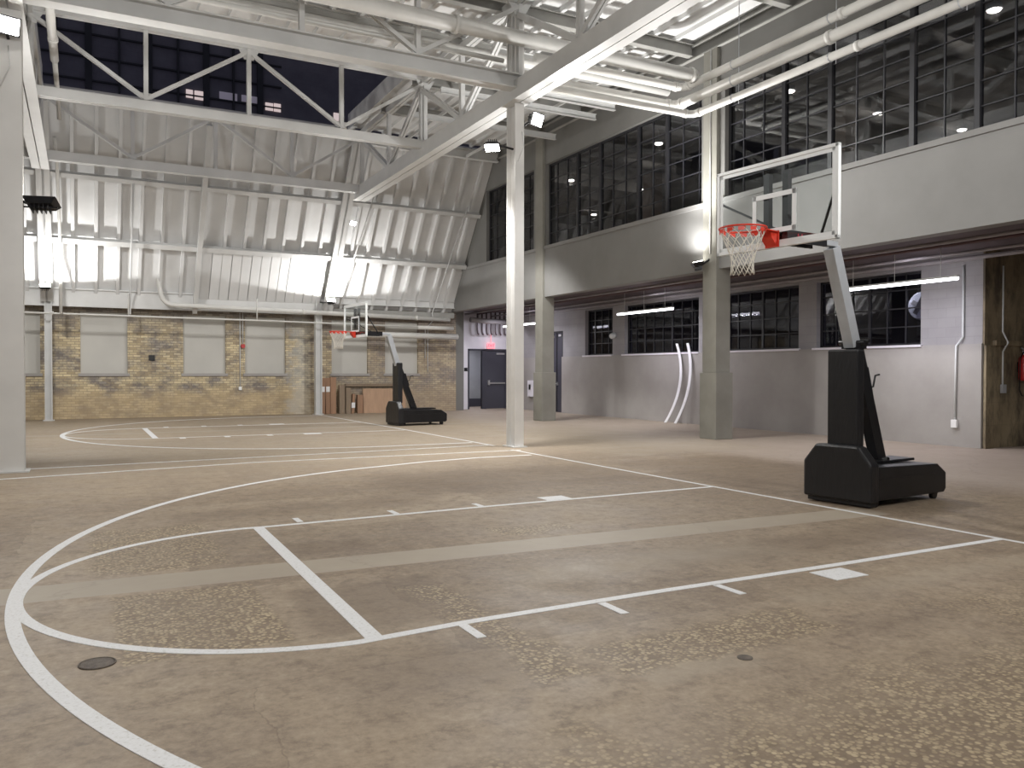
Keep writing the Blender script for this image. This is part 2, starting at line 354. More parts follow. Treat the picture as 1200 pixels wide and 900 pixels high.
def rects(u0, u1, v0, v1, holes):
    us = sorted({u0, u1, *[h[0] for h in holes], *[h[1] for h in holes]}); vs = sorted({v0, v1, *[h[2] for h in holes], *[h[3] for h in holes]})
    us = [u for u in us if u0 <= u <= u1]; vs = [v for v in vs if v0 <= v <= v1]
    for a, b in zip(us, us[1:]):
        run = None
        for c, d in zip(vs, vs[1:]):
            mu, mv = (a+b)/2, (c+d)/2
            if any(h[0] < mu < h[1] and h[2] < mv < h[3] for h in holes): 
                if run: yield (a, b, *run); run = None
            else: run = (run[0], d) if run else (c, d)
        if run: yield (a, b, *run)
def tag(o, label=None, cat=None, group=None, kind=None):
    if label: o['label'] = label
    if cat: o['category'] = cat
    if group: o['group'] = group
    if kind: o['kind'] = kind
    return o
def thing(name, label, cat, loc=(0, 0, 0), group=None):
    o = bpy.data.objects.new(name, None); COL.objects.link(o); o.location = loc; o.empty_display_size = .1
    OFF[o.name] = Vector(loc); return tag(o, label, cat, group)
def struct(mb, name, mat, parent=None, label=None, cat=None):
    o = mb.build(name, mat, parent)
    if parent is None: o['kind'] = 'structure'
    if label: o['label'] = label
    if cat: o['category'] = cat
    return o

# ================================================================== SETTING
YW = 22.7                                   # brick end wall
XF = 5.17                                   # column face of the two-storey side
floor = struct(MB().box(-17, 14, -13, 26.5, -.3, 0), 'floor', M['floor'], None, 'worn tan concrete floor with exposed aggregate patches and painted court lines', 'floor')

# court paint (painted strips are parts of the floor)
NL = [0]
def stroke(name, pts, w, label=None):
    NL[0] += 1; h = .0025+NL[0]*.00012
    P = [Vector((p[0], p[1], 0)) for p in pts]; L = []; R_ = []
    for i, p in enumerate(P):
        a = P[max(i-1, 0)]; b = P[min(i+1, len(P)-1)]; d = (b-a).normalized(); n = Vector((-d.y, d.x, 0))
        L.append(p+n*w/2); R_.append(p-n*w/2)
    m = len(P); vs = [(p.x, p.y, h) for p in L]+[(p.x, p.y, h) for p in R_]+[(p.x, p.y, -.002) for p in L]+[(p.x, p.y, -.002) for p in R_]
    fs = [(i, m+i, m+i+1, i+1) for i in range(m-1)]+[(i, i+1, 2*m+i+1, 2*m+i) for i in range(m-1)]+[(m+i, 3*m+i, 3*m+i+1, m+i+1) for i in range(m-1)]
    fs += [(0, 2*m, 3*m, m), (m-1, 2*m-1, 4*m-1, 3*m-1)]
    o = MB().add(vs, fs).build(name, M['line'], floor)
    if label: o['label'] = label
    return o
def Q(x, y): p = atZ(0, x, y); return (p[0], p[1])
ftn, ftf = Q(440, 749), Q(302.5, 618.3)
cnr, cfr = Q(1173, 631.5), Q(836, 570.3)
stroke('baseline', [(.02, -8), cnr, cfr, (.06, 7.0), (.06, 7.55)], .055, 'long white baseline running along the aisle side')
stroke('baseline', [Q(579, 522.3), Q(480, 504.5), Q(372, 485.8)], .06, 'far white baseline running to the end wall')
stroke('lane_line', [ftn, Q(540, 730.5), Q(582, 723.5), Q(760, 695), Q(986, 661), cnr], .07, 'near white lane line with hash marks')
stroke('lane_line', [ftf, Q(560, 594.5), cfr], .065, 'far white lane line of the near court')
stroke('free_throw_line', [ftn, ftf], .10, 'broad white free throw line of the near court')
def arc(cx, cy, r, a0, a1, n=64, ry=None): return [(cx+r*math.cos(a0+(a1-a0)*k/n), cy+(ry or r)*math.sin(a0+(a1-a0)*k/n)) for k in range(n+1)]
ftc = ((ftn[0]+ftf[0])/2, (ftn[1]+ftf[1])/2)
stroke('free_throw_circle', [ftf]+arc(ftc[0], ftc[1], 1.83, PI*.52, PI*1.48, 64, 1.83)+[ftn], .07, 'white free throw semicircle of the near court')
stroke('three_point_line', [tuple(Q(622, 533.2)), tuple(Q(560, 536.5)), tuple(Q(500, 541))]+arc(-1.2277, -.02, 6.35, PI*.5+.30, PI*1.5-.3, 110), .08, 'long white three point arc of the near court')
for k, (a, b, c) in enumerate((((549, 737), (571, 750), 12), ((713, 710.5), (735, 721), 12), ((846, 688), (870, 697.5), 11))):
    p, q = Q(*a), Q(*b); stroke('lane_mark', [(p[0], -1.86), (p[0], -2.12)], .06)
for xx in (354.5, 464, 560):
    p = Q(xx-3, 611.5-(xx-354.5)*.1); stroke('lane_mark', [(p[0], 1.87), (p[0], 2.1)], .06)
def block(x0, x1, y0, y1): stroke('lane_block', [((x0+x1)/2, y0), ((x0+x1)/2, y1)], x1-x0)
block(-2.44, -2.11, -2.16, -1.91); block(-2.44, -2.11, 1.90, 2.16)
Y2 = 15.34
stroke('lane_line', [(-5.74, Y2-1.84), (.1, Y2-1.84)], .06, 'near white lane line of the far court'); stroke('lane_line', [(-5.74, Y2+1.84), (.1, Y2+1.84)], .06, 'far white lane line of the far court')
stroke('free_throw_line', [(-5.74, Y2-1.84), (-5.74, Y2+1.84)], .12, 'white free throw line of the far court')
stroke('free_throw_circle', arc(-5.74, Y2, 1.84, PI*.5, PI*1.5, 40), .07, 'white free throw semicircle of the far court')
stroke('three_point_line', [(.05, Y2+6.0), (-1.6, Y2+6.0)]+arc(-1.6, Y2, 6.0, PI*.5, PI*1.5, 90)+[(-1.6, Y2-6.0), (.05, Y2-6.0)], .085, 'white three point arc of the far court')
for x in (-5.2, -4.25, -3.3):
    stroke('lane_mark', [(x, Y2-1.86), (x, Y2-2.15)], .12); stroke('lane_mark', [(x, Y2+1.86), (x, Y2+2.15)], .12)
block(-2.5, -2.1, Y2-2.15, Y2-1.88); block(-2.5, -2.1, Y2+1.88, Y2+2.15)
stroke('sideline', [(-14, 7.25), Q(0, 562), Q(300, 542), Q(610, 527.6)], .06, 'white sideline nearest the camera between the courts')
stroke('sideline', [(-14, 8.0), Q(32, 550), Q(300, 536), Q(572, 521.8)], .06, 'second white sideline between the courts')
stroke('kerb_line', [Q(70, 489.5), Q(170, 488)], .05)

# brick end wall with blanked windows
bw = [(-8.72, -8.31), (-7.22, -5.88), (-4.22, -2.88), (-2.25, -.89), (.74, 2.08), (2.74, 4.04)]
bw[0] = (-9.65, -8.31)
zb0, zb1 = 1.43, 3.36
mb = MB()
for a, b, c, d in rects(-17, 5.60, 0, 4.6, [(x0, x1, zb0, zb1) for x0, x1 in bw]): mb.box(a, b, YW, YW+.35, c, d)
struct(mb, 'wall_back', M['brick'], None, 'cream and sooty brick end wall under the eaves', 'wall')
for k, (x0, x1) in enumerate(bw):
    w = struct(MB().box(x0-.06, x1+.06, YW-.05, YW+.06, zb0-.09, zb0), 'window_%d' % (k+1), M['lowwall'], None, 'blanked window %s in the brick wall' % ('beside the left back column', 'between the left back column and the square vent', 'right of the square vent', 'left of the middle back column', 'behind the far hoop net', 'behind the far hoop mast')[k], 'window')
    m_ = MB().box(x0, x1, YW+.10, YW+.14, zb0, zb1)
    m_.build('blind', M['shade'], w)
    MB().box(x0, x1, YW+.085, YW+.10, zb1-.62, zb1-.58).build('blind_seam', M['shade'], w)
# dark patch and holes
tag(MB().box(-5.26, -5.08, YW-.03, YW+.02, 1.84, 2.02).build('wall_vent', M['black']), 'small black square vent on the brick wall between two blanked windows', 'vent')

# two-storey side: facade of spandrels, upper windows, aisle behind
mb = MB(); XS = 5.25
mb.box(XS, XS+.3, -12, YW+.6, 3.77, 5.20)
struct(mb, 'wall_right', M['facade'], None, 'pale painted concrete spandrel band under the upper windows', 'wall')
struct(MB().box(XS-.04, XS+.34, -12, YW+.6, 5.20, 5.30), 'trim_1', M['facade'], None, 'sill ledge under the upper windows', 'trim')
ws = [(-7.2, -.35), (.15, 7.35), (8.2, 15.2), (15.95, 19.3)]
ws[0] = (-7.3, -.3); ws[1] = (.35-.15, 7.45)
mb = MB()
for a, b, c, d in rects(-12, YW+.6, 5.30, 9.3, [(y0, y1, 5.30, 7.76) for y0, y1 in ws]): mb.box(XS, XS+.3, a, b, c, d)
struct(mb, 'wall_right', M['facadedark'], None, 'grey painted beam and piers around the upper windows', 'wall')
rowz = [5.30, 5.68, 6.08, 6.48, 6.885, 7.29, 7.76]
def upper_window(idx, y0, y1, ys, thick, label):
    fr = MB(); xm = XS+.14
    fr.box(xm-.03, xm+.05, y0, y1, 5.30, 5.34); fr.box(xm-.03, xm+.05, y0, y1, 7.71, 7.76); fr.box(xm-.03, xm+.05, y0, y0+.05, 5.3, 7.76); fr.box(xm-.03, xm+.05, y1-.05, y1, 5.3, 7.76)
    w = struct(fr, 'window_%d' % idx, M['darkfr'], None, label, 'window')
    tb = MB(); tn = MB()
    for y in ys:
        if any(abs(y-t) < .1 for t in thick): tb.box(xm-.05, xm+.06, y-.045, y+.045, 5.3, 7.74)
        else: tn.box(xm-.018, xm+.03, y-.010, y+.010, 5.3, 7.74)
    for z in rowz[1:-1]: tn.box(xm-.022, xm+.03, y0+.03, y1-.03, z-.009, z+.009)
    tb.build('mullion', M['darkfr'], w); tn.build('glazing_bars', M['greyfr'], w)
    MB().box(xm, xm+.006, y0+.04, y1-.04, 5.32, 7.73).build('pane', M['wglass'], w)
nys = [7.01-.575*k for k in range(12)]
upper_window(7, .2, 7.45, nys, [5.86, 4.71, 2.98, 1.83], 'long dark steel window above the near hoop')
fys = [14.75-.575*k for k in range(12)]
upper_window(8, 8.2, 15.2, fys, [13.6, 12.45, 10.72, 9.58], 'long steel window between the two concrete columns')
upper_window(9, 15.95, 19.3, [18.75-.575*k for k in range(5)], [17.6], 'short dark steel window left of the far concrete column')
upper_window(10, -7.3, -.3, [-.9-.575*k for k in range(11)], [-2.05, -4.9], 'long dark steel window off to the right')
# concrete columns
for yc, lab in ((7.84, 'square painted concrete column behind the near hoop net'), (15.5, 'square painted concrete column right of the central steel column'), (.1-.0, None), (-7.5, None)):
    if yc == .1: yc = -.02
    if yc < 7: continue
    t = thing('concrete_column', lab, 'column', (XF+.2, yc, 0))
    MB().box(XF-.035, XF+.46, yc-.27, yc+.27, 0, 1.48).build('column_base', M['column'], t, .015)
    MB().box(XF, XF+.42, yc-.22, yc+.22, 1.48, 8.62).build('shaft', M['column'], t, .012)
# steel beams on the column heads
tag(MB().ibeam((XF+.12, -12, 8.77), (XF+.12, 22, 8.77), .26, .3, .03).build('head_beam', M['beam']), 'grey steel beam resting on the concrete column tops', 'beam')
# aisle: side wall, ceiling, doors, windows
XA = 8.4; ZC = 3.9
lw = [(16.22, 17.88), (11.94, 15.54), (8.27, 10.95), (4.97, 7.72)]
holes = [(y0, y1, 2.07, 3.64) for y0, y1 in lw]+[(19.37, 20.40, 0, 3.0)]
mb = MB()
for a, b, c, d in rects(3.64, 24.1, 0, ZC, holes): mb.box(XA, XA+.3, a, b, c, d)
struct(mb, 'wall_aisle', M['block'], None, 'grey painted block wall along the aisle', 'wall')
mb = MB()
for a, b, c, d in rects(3.62, 24.1, 0, 2.05, [(19.37, 20.40, 0, 3.0)]): mb.box(XA-.06, XA, a, b, c, d)
struct(mb, 'trim_2', M['lowwall'], None, 'smooth painted concrete lower wall along the aisle', 'trim')
struct(MB().box(XA+.005, XA+.3, 3.60, 3.64, 0, ZC).box(XA+.3, 12.5, 3.60, 3.90, 0, ZC).box(XA-.02, XA+.24, 3.55, 3.60, 0, 2.02), 'wall_stone', M['stone'], None, 'bare brown stained block wall at the right edge', 'wall')
struct(MB().box(8.66, 12.5, 3.52, 3.60, 2.02, 2.12), 'trim_3', M['stone'], None, 'projecting brown block ledge on the bare wall', 'trim')
struct(MB().box(XS+.3, 12.5, -12, 24.1, ZC, ZC+.12), 'ceiling', M['soffit'], None, 'dark purple-grey aisle ceiling', 'ceiling')
lwl = ['far left', 'behind the two leaning white strips', 'right of the near concrete column', 'behind the near hoop mast']
for k, (y0, y1) in enumerate(lw):
    xm = XA+.16; z0, z1 = 2.07, 3.64
    fr = MB().box(xm-.03, xm+.04, y0, y1, z0, z0+.05).box(xm-.03, xm+.04, y0, y1, z1-.05, z1).box(xm-.03, xm+.04, y0, y0+.06, z0, z1).box(xm-.03, xm+.04, y1-.06, y1, z0, z1)
    w = struct(fr, 'window_%d' % (11+k), M['darkfr'], None, 'dark steel aisle window %s' % lwl[k], 'window')
    tn = MB(); n = max(2, round((y1-y0)/.46))
    for j in range(1, n): 
        y = y0+(y1-y0)*j/n; tn.box(xm-.025, xm+.03, y-(.03 if j % 3 == 0 else .012), y+(.03 if j % 3 == 0 else .012), z0, z1)
    for z in (2.47, 2.87, 3.27): tn.box(xm-.02, xm+.03, y0, y1, z-.012, z+.012)
    tn.build('glazing_bars', M['greyfr'], w)
    MB().box(xm, xm+.006, y0+.03, y1-.03, z0+.03, z1-.03).build('pane', M['lglass'], w)
    struct(MB().box(XA-.09, XA+.12, y0-.06, y1+.06, z0-.05, z0), 'trim_%d' % (4+k), M['plasterwhite'], None, 'pale sill of the aisle window %s' % lwl[k], 'trim')
struct(MB().box(XA+1.6, XA+1.7, 3.6, 24, 0, ZC), 'wall_outside', M['upwall'], None, 'dark wall outside the aisle windows', 'wall')
# tall door in the aisle wall
d = struct(MB().box(XA+.06, XA+.10, 19.40, 20.37, .01, 2.97), 'door_1', M['door'], None, 'tall narrow dark double door in the aisle wall', 'door')
MB().box(XA-.0, XA+.06, 19.37, 19.43, 0, 3.0).box(XA, XA+.06, 20.34, 20.40, 0, 3.0).box(XA, XA+.06, 19.37, 20.40, 2.94, 3.0).build('door_frame', M['darkfr'], d)
MB().box(XA+.035, XA+.06, 19.87, 19.90, .02, 2.94).build('door_astragal', M['greyfr'], d)
MB().box(XA+.03, XA+.06, 19.80, 19.86, 1.0, 1.12).tube([(XA+.02, 19.83, 1.06), (XA+.02, 19.93, 1.06)], .012, 8).build('door_handle', M['chrome'], d)
MB().box(XA+.0, XA+.05, 19.5, 19.7, 2.80, 2.88).box(XA+.0, XA+.05, 20.05, 20.25, 2.76, 2.84).build('door_closer', M['chrome'], d)
# white end wall of the aisle with the exit doors
YE = 23.5
mb = MB()
for a, b, c, d_ in rects(5.95, 8.4, 0, ZC, [(6.47, 8.22, 0, 2.42)]): mb.box(a, b, YE, YE+.25, c, d_)
struct(mb, 'wall_exit', M['plasterwhite'], None, 'white aisle end wall around the exit doors', 'wall')
struct(MB().box(5.60, 5.95, YE-.75, YE+.25, 0, ZC), 'wall_pier', M['facadedark'], None, 'grey painted pier between the brick wall and the exit doors', 'wall')
d = struct(MB().box(6.47, 6.53, YE-.02, YE+.2, 0, 2.42).box(7.10, 7.29, YE-.02, YE+.12, 0, 2.42).box(8.16, 8.22, YE-.02, YE+.2, 0, 2.42).box(6.47, 8.22, YE-.02, YE+.2, 2.36, 2.42), 'door_2', M['door'], None, 'charcoal frame of the exit doors under the red sign', 'door')
lf = MB().box(7.29, 8.16, YE+.04, YE+.09, .01, 2.36).build('door_leaf', M['door'], d, .004)
MB().box(7.40, 8.14, YE-.03, YE+.0, 1.01, 1.07).box(7.36, 7.44, YE-.04, YE+.04, .96, 1.16).build('push_bar', M['chrome'], lf)
MB().box(7.75, 8.12, YE-.01, YE+.04, 2.20, 2.27).build('door_closer', M['chrome'], lf)
lf = MB().box(6.54, 6.59, YE+.2, YE+.95, .01, 2.36).build('door_leaf', M['door'], d, .004)
MB().box(6.59, 6.61, YE+.4, YE+.9, 1.01, 1.06).build('push_bar', M['chrome'], lf)
struct(MB().box(6.3, 8.3, YE+2.2, YE+2.3, 0, 2.6), 'wall_lobby', M['doorgrey'], None, 'grey lobby wall seen through the open exit door', 'wall')
struct(MB().box(6.3, 8.3, YE+2.18, YE+2.2, 0, .35), 'baseboard_lobby', M['door'], None, 'dark skirting in the lobby', 'baseboard')
struct(MB().box(6.2, 8.4, YE+.25, YE+2.4, 2.6, 2.7), 'ceiling', M['doorgrey'], None, 'lobby ceiling', 'ceiling')
lamp('lobby_lamp', 'AREA', (7.2, YE+1.0, 2.5), (7.2, YE+1.3, 0), 26, .6, CW)
# room shell out of view
struct(MB().box(-17.2, -17, -13, 23.05, 0, 9.6), 'wall_left', M['wallshell'], None, 'plain painted left wall', 'wall')
struct(MB().box(-17.2, 12.5, -13.2, -13, 0, 9.6), 'wall_front', M['wallshell'], None, 'plain painted wall behind the camera', 'wall')
struct(MB().box(12.5, 12.7, -13, 3.6, 0, ZC), 'wall_side', M['wallshell'], None, 'plain wall at the back of the right bay', 'wall')
# upper floor room behind the windows
struct(MB().box(XS+.3, 15, -12, 24, 4.75, 4.9), 'floor', M['upwall'], None, 'dark upper storey floor', 'floor')
struct(MB().box(XS+.3, 15, -12, 24, 8.35, 8.45), 'ceiling', M['upceil'], None, 'grey upper storey ceiling', 'ceiling')
struct(MB().box(15, 15.2, -12, 24, 4.9, 8.35), 'wall_upper', M['upwall'], None, 'dark upper storey wall', 'wall')
struct(MB().box(XS+.3, 15, 24, 24.2, 4.9, 8.35), 'wall_upper', M['upwall'], None, 'dark upper storey end wall', 'wall')
for k in range(8):
    y = -2.3+k*3.4
    tag(MB().box(XS+.35, 15, y-.15, y+.15, 8.0, 8.35).build('ceiling_beam', M['upceil']), 'grey concrete beam across the upper storey ceiling', 'beam', 'upper storey ceiling beams')
for k, (x, y) in enumerate(((9.4, 7.8), (9.4, 15.4), (9.4, .2))):
    tag(MB().box(x-.22, x+.22, y-.22, y+.22, 4.9, 8.0).build('upper_column', M['upwood']), 'brownish column standing in the upper storey behind the glass', 'column', 'upper storey columns')
for y, z in ((3.5, 7.6), (9.8, 7.7), (13, 7.5)):
    tag(MB().tube([(6.4, y, z), (14, y+.6, z)], .14, 12).tube([(8, y+.12, z), (8, y+.12, 8.34)], .012, 6).tube([(12, y+.44, z), (12, y+.44, 8.34)], .012, 6).build('duct', M['upceil']), 'pale round duct under the upper storey ceiling', 'duct', 'upper storey ducts')
ul = 'small round ceiling light glowing in the upper storey'
for (px, py), zz in zip([(772, 169), (669, 212), (754, 223), (696, 252), (925, 108), (1029, 134), (1127, 153), (1165, 13)], [7.9]*8):
    p = atZ(7.86, px, py)
    if p[0] > 14.5: p = atZ(7.5, px, py)
    t = thing('ceiling_light', ul, 'light', (p[0], p[1], 7.86), 'upper storey ceiling lights')
    z = 7.86 if p[2] > 7.7 else 7.5
    MB().tube([(p[0], p[1], z+.02), (p[0], p[1], z+.12)], .13, 16).tube([(p[0], p[1], z+.12), (p[0], p[1], 8.35)], .01, 6).build('housing', M['alu'], t)
    MB().tube([(p[0], p[1], z), (p[0], p[1], z+.02)], .10, 16).build('lens', M['down'], t)
    lamp('ceiling_lamp', 'POINT', (p[0], p[1], z-.12), (p[0], p[1], 0), 9, .08, (1, .9, .78))

# ------------------------------------------------------------------ roof decks
ZD = 8.95
def deck_flat(x0, x1, y0, y1, name, label, pitch=.605, z=ZD):
    # ribs run along y and hang below a flat pan
    mb = MB(); x = x0
    prof = []
    while x < x1-.01:
        prof += [(x, z+.09), (min(x+pitch-.13, x1), z+.09), (min(x+pitch-.11, x1), z), (min(x+pitch-.03, x1), z), (min(x+pitch-.01, x1), z+.09)]; x += pitch
    prof.append((x1, z+.09)); n = len(prof)
    vs = [(a, y0, b) for a, b in prof]+[(a, y1, b) for a, b in prof]
    mb.add(vs, [(i, i+1, n+i+1, n+i) for i in range(n-1)])
    mb.box(x0, x1, y0, y1, z+.12, z+.22)
    return struct(mb, name, M['deck'], None, label, 'ceiling')
HX0, HX1, HY0, HY1 = -8.05, .12, 13.0, 18.45
deck_flat(-17, 5.4, -13, HY0, 'ceiling', 'flat white ribbed roof deck over the courts')
deck_flat(HX1, 5.4, HY0, HY1+.1, 'ceiling', 'flat white ribbed roof deck right of the roof opening')
deck_flat(-17, HX0, HY0, HY1+.1, 'ceiling', 'flat white ribbed roof deck left of the roof opening')
struct(MB().box(HX0-.1, HX0, HY0, HY1, ZD, ZD+.5).box(HX1-.02, HX1+.16, HY0, HY1, ZD-.02, ZD+.45).box(HX0, HX1, HY1, HY1+.12, ZD-.15, ZD+.06).box(HX0, HX1, HY0-.1, HY0, ZD, ZD+.5), 'trim_8', M['white'], None, 'grey curb around the roof opening', 'trim')
S0 = (22.15, 3.80); S1 = (18.5, 8.80)       # (y, z) of foot and knee of the sloping deck's rib faces
sl = Vector((0, S1[0]-S0[0], S1[1]-S0[1])); sll = sl.length; sld = sl/sll; sln = Vector((0, sld.z, -sld.y))   # outward normal (up/away)
if sln.z < 0: sln = -sln
def onS(x, t, out=0.):                       # t metres up the slope, out = distance beyond rib face
    p = Vector((x, S0[0], S0[1]))+sld*t+sln*out; return p
def deck_slope(x0, x1, phase, label, pitch, tail=.0):
    prof = []; x = x0; 
    while x < x1-.01:
        c = lambda q: min(q, x1)
        prof += [(x, .14), (c(x+pitch-.13), .14), (c(x+pitch-.12), 0), (c(x+pitch-.03), 0), (c(x+pitch-.02), .14)]; x += pitch
    prof.append((x1, .14)); n = len(prof)
    vs = [onS(a, -.15, b) for a, b in prof]+[onS(a, sll+.05, b) for a, b in prof]
    mb = MB().add(vs, [(i, n+i, n+i+1, i+1) for i in range(n-1)])
    a = [onS(x0, -.15, .17), onS(x1, -.15, .17), onS(x1, sll+.05, .17), onS(x0, sll+.05, .17)]; b = [p+sln*.1 for p in a]
    mb.add(a+b, [(0, 1, 2, 3), (4, 7, 6, 5), (0, 4, 5, 1), (1, 5, 6, 2), (2, 6, 7, 3), (3, 7, 4, 0)])
    return struct(mb, 'ceiling', M['deck'], None, label, 'ceiling')
deck_slope(-17.0, .4, 0, 'steep white ribbed roof slope over the left back bays', .605)
deck_slope(.45, 5.3, 0, 'steep white ribbed roof slope over the right back bay', .56)
mb = MB(); x = -3.80
while x < .15:
    q = [onS(x, .06, -.004), onS(x+.285, .06, -.004), onS(x+.285, 1.86, -.004), onS(x, 1.86, -.004)]; b = [p-sln*.02 for p in q]
    mb.add(q+b, [(0, 1, 2, 3), (4, 7, 6, 5), (0, 4, 5, 1), (1, 5, 6, 2), (2, 6, 7, 3), (3, 7, 4, 0)]); x += .305
struct(mb, 'ceiling', M['deck'], None, 'flat boarded white panel low on the roof slope left of the middle back column', 'ceiling')
# eave closure between slope foot and the brick wall
struct(MB().box(-17, 5.95, 22.2, YW+.35, 4.25, 4.4), 'trim_9', M['beam'], None, 'closing board behind the eave beam', 'trim')

# ------------------------------------------------------------------ steelwork
XL, XM = -8.1, .4
def ang(t, p, q, name='diagonal', w=.075, mat='white', gap=.02):
    p, q = Vector(p), Vector(q); d = (q-p).normalized()
    mb = MB(); nrm = Vector((0, 1, 0)) if abs(p.y-q.y) < 1e-4 else Vector((1, 0, 0))
    for sgn in (-1, 1):
        o = nrm*sgn*(gap/2+w/4); mb.bar(p+o, q+o, w, w/2.2, nrm) if False else mb.bar(p+o, q+o, w/2, w, d.cross(nrm))
    return mb.build(name, M[mat], t)
def gusset(t, c, w, h, axis):
    x, y, z = c
    if axis == 'x': poly = [(x-w/2, z+h/2), (x+w/2, z+h/2), (x+w*.2, z-h/2), (x-w*.2, z-h/2)]; MB().prism(poly, 'y', y-.012, y+.012).build('gusset', M['white'], t)
    else: poly = [(y-w/2, z+h/2), (y+w/2, z+h/2), (y+w*.2, z-h/2), (y-w*.2, z-h/2)]; MB().prism(poly, 'x', x-.012, x+.012).build('gusset', M['white'], t)
PANX = [XM-2.115*k for k in range(9)]
# truss 1, on the near columns: deep bottom chord
def truss_x(y, zb, hb, zt, label, start_up, ends=(XM, -16.5), deep=False, gz=None):
    t = thing('roof_truss', label, 'truss', (XM, y, zb))
    x1, x0 = ends
    if deep:
        MB().bar((x0, y, zb+hb/2+.01), (x1, y, zb+hb/2+.01), .05, hb-.04).box(x0, x1, y-.14, y+.14, zb, zb+.03).bar((x0, y-.05, zb+hb-.02), (x1, y-.05, zb+hb-.02), .16, .03).build('bottom_chord', M['white'], t)
    else:
        MB().bar((x0, y-.055, zb+hb/2), (x1, y-.055, zb+hb/2), .08, hb).bar((x0, y+.055, zb+hb/2), (x1, y+.055, zb+hb/2), .08, hb).box(x0, x1, y-.1, y-.095, zb, zb+.02).build('bottom_chord', M['white'], t)
    MB().bar((x0, y-.05, zt), (x1, y-.05, zt), .08, .14).bar((x0, y+.05, zt), (x1, y+.05, zt), .08, .14).build('top_chord', M['white'], t)
    zlo, zhi = zb+hb, zt-.07
    for k, x in enumerate(PANX):
        if x < x0: break
        ang(t, (x, y, zlo), (x, y, zhi), 'vertical', .09)
        odd = (k+start_up) % 2
        gusset(t, (x, y, (zhi-.10) if odd else (zlo+.08)), .5 if odd else .34, .26 if odd else .2, 'x')
        if odd == 0: pass
        if k+1 < len(PANX):
            xn = PANX[k+1]
            if odd: ang(t, (x, y, zhi-.05), (xn, y, zlo+.05))
            else: ang(t, (x, y, zlo+.05), (xn, y, zhi-.05))
    return t
truss_x(7.9, 6.97, .30, 8.72, 'white roof truss with deep bottom beam between the two near steel columns', 1, deep=True, ends=(XM, -16.5))
truss_x(12.85, 7.02, .20, 8.78, 'white roof truss crossing in front of the roof opening', 1)
truss_x(18.0, 6.92, .24, 8.72, 'white roof truss behind the roof opening', 1)
# frames along y
def frame_y(x, label, y0=-12., y1=18.3):
    t = thing('roof_frame', label, 'truss', (x, y1, 6.8))
    zb, h = 6.76, .40
    MB().bar((x-.075, y0, zb+h/2), (x-.075, y1, zb+h/2), .10, h-.02).bar((x+.075, y0, zb+h/2), (x+.075, y1, zb+h/2), .10, h-.02).box(x-.2, x-.01, y0, y1, zb-.02, zb).box(x+.01, x+.2, y0, y1, zb-.02, zb).build('bottom_chord', M['white'], t)
    MB().bar((x-.05, y0, 8.72), (x-.05, y1+.4, 8.72), .08, .16).bar((x+.05, y0, 8.72), (x+.05, y1+.4, 8.72), .08, .16).build('top_chord', M['white'], t)
    pan = [18.0-2.46*k for k in range(13)]; zlo, zhi = zb+h, 8.64
    for k, y in enumerate(pan):
        if y < y0: break
        ang(t, (x, y, zlo-.05), (x, y, zhi), 'vertical', .1)
        odd = k % 2 == 0
        gusset(t, (x, y, (zhi-.1) if odd else (zlo+.05)), .5, .24, 'y')
        if k+1 < len(pan) and pan[k+1] > y0:
            yn = pan[k+1]
            if odd: ang(t, (x, y, zhi-.05), (x, yn, zlo), w=.11)
            else: ang(t, (x, y, zlo), (x, yn, zhi-.05), w=.11)
    # sloping rafter carrying the deck
    a, b = onS(x, -.05, -.24), onS(x, sll, -.24)
    MB().bar(a+Vector((-.07, 0, 0)), b+Vector((-.07, 0, 0)), .10, .20, (1, 0, 0)).bar(a+Vector((.07, 0, 0)), b+Vector((.07, 0, 0)), .10, .20, (1, 0, 0)).build('rafter', M['white'], t)
    return t
frame_y(XM, 'long white truss running front to back through the central steel column')
frame_y(XL, 'long white truss running front to back at the left edge')
a, b = onS(-3.93, -.28, -.28), onS(-3.93, sll*.97, -.28)
tag(MB().bar(a, b, .13, .14, (1, 0, 0)).build('rafter', M['white']), 'slim white rafter on the middle of the left roof slope', 'rafter')
# purlins on the slope: (t up the slope, depth)
for x0, x1, nm in ((-16.5, XM-.1, 'left'), (XM+.1, 5.2, 'right')):
    for tt, dp, wd, lab in ((1.95, .16, .16, 'lower'), (3.98, .16, .14, 'upper')):
        if nm == 'right' and tt > 3: lab = 'upper'
        p, q = onS(x0, tt, -dp/2-.005), onS(x1, tt, -dp/2-.005)
        tag(MB().ibeam(p, q, wd, dp, .02, sln).build('purlin', M['white']), '%s white purlin across the %s roof slope' % (lab, nm), 'purlin')
tag(MB().ibeam((XM+.1, 18.35, 8.66), (5.2, 18.35, 8.66), .18, .30, .025).build('purlin', M['white']), 'white beam at the top of the right roof slope', 'purlin')
# eave beams
tag(MB().bar((-16.5, 22.15, 3.73), (XM-.1, 22.15, 3.73), .12, .52).box(-16.5, XM-.1, 22.02, 22.2, 3.98, 4.02).build('eave_beam', M['white']), 'deep white eave beam above the left brick wall', 'beam')
tag(MB().ibeam((XM+.1, 22.1, 4.0), (5.25, 22.1, 4.0), .16, .26, .02).build('eave_beam', M['white']), 'white eave beam at the foot of the right roof slope', 'beam')
tag(MB().bar((XM+.1, 22.25, 3.62), (5.3, 22.25, 3.62), .14, .2).build('eave_beam', M['beam']), 'grey lower eave beam above the right pipes', 'beam')
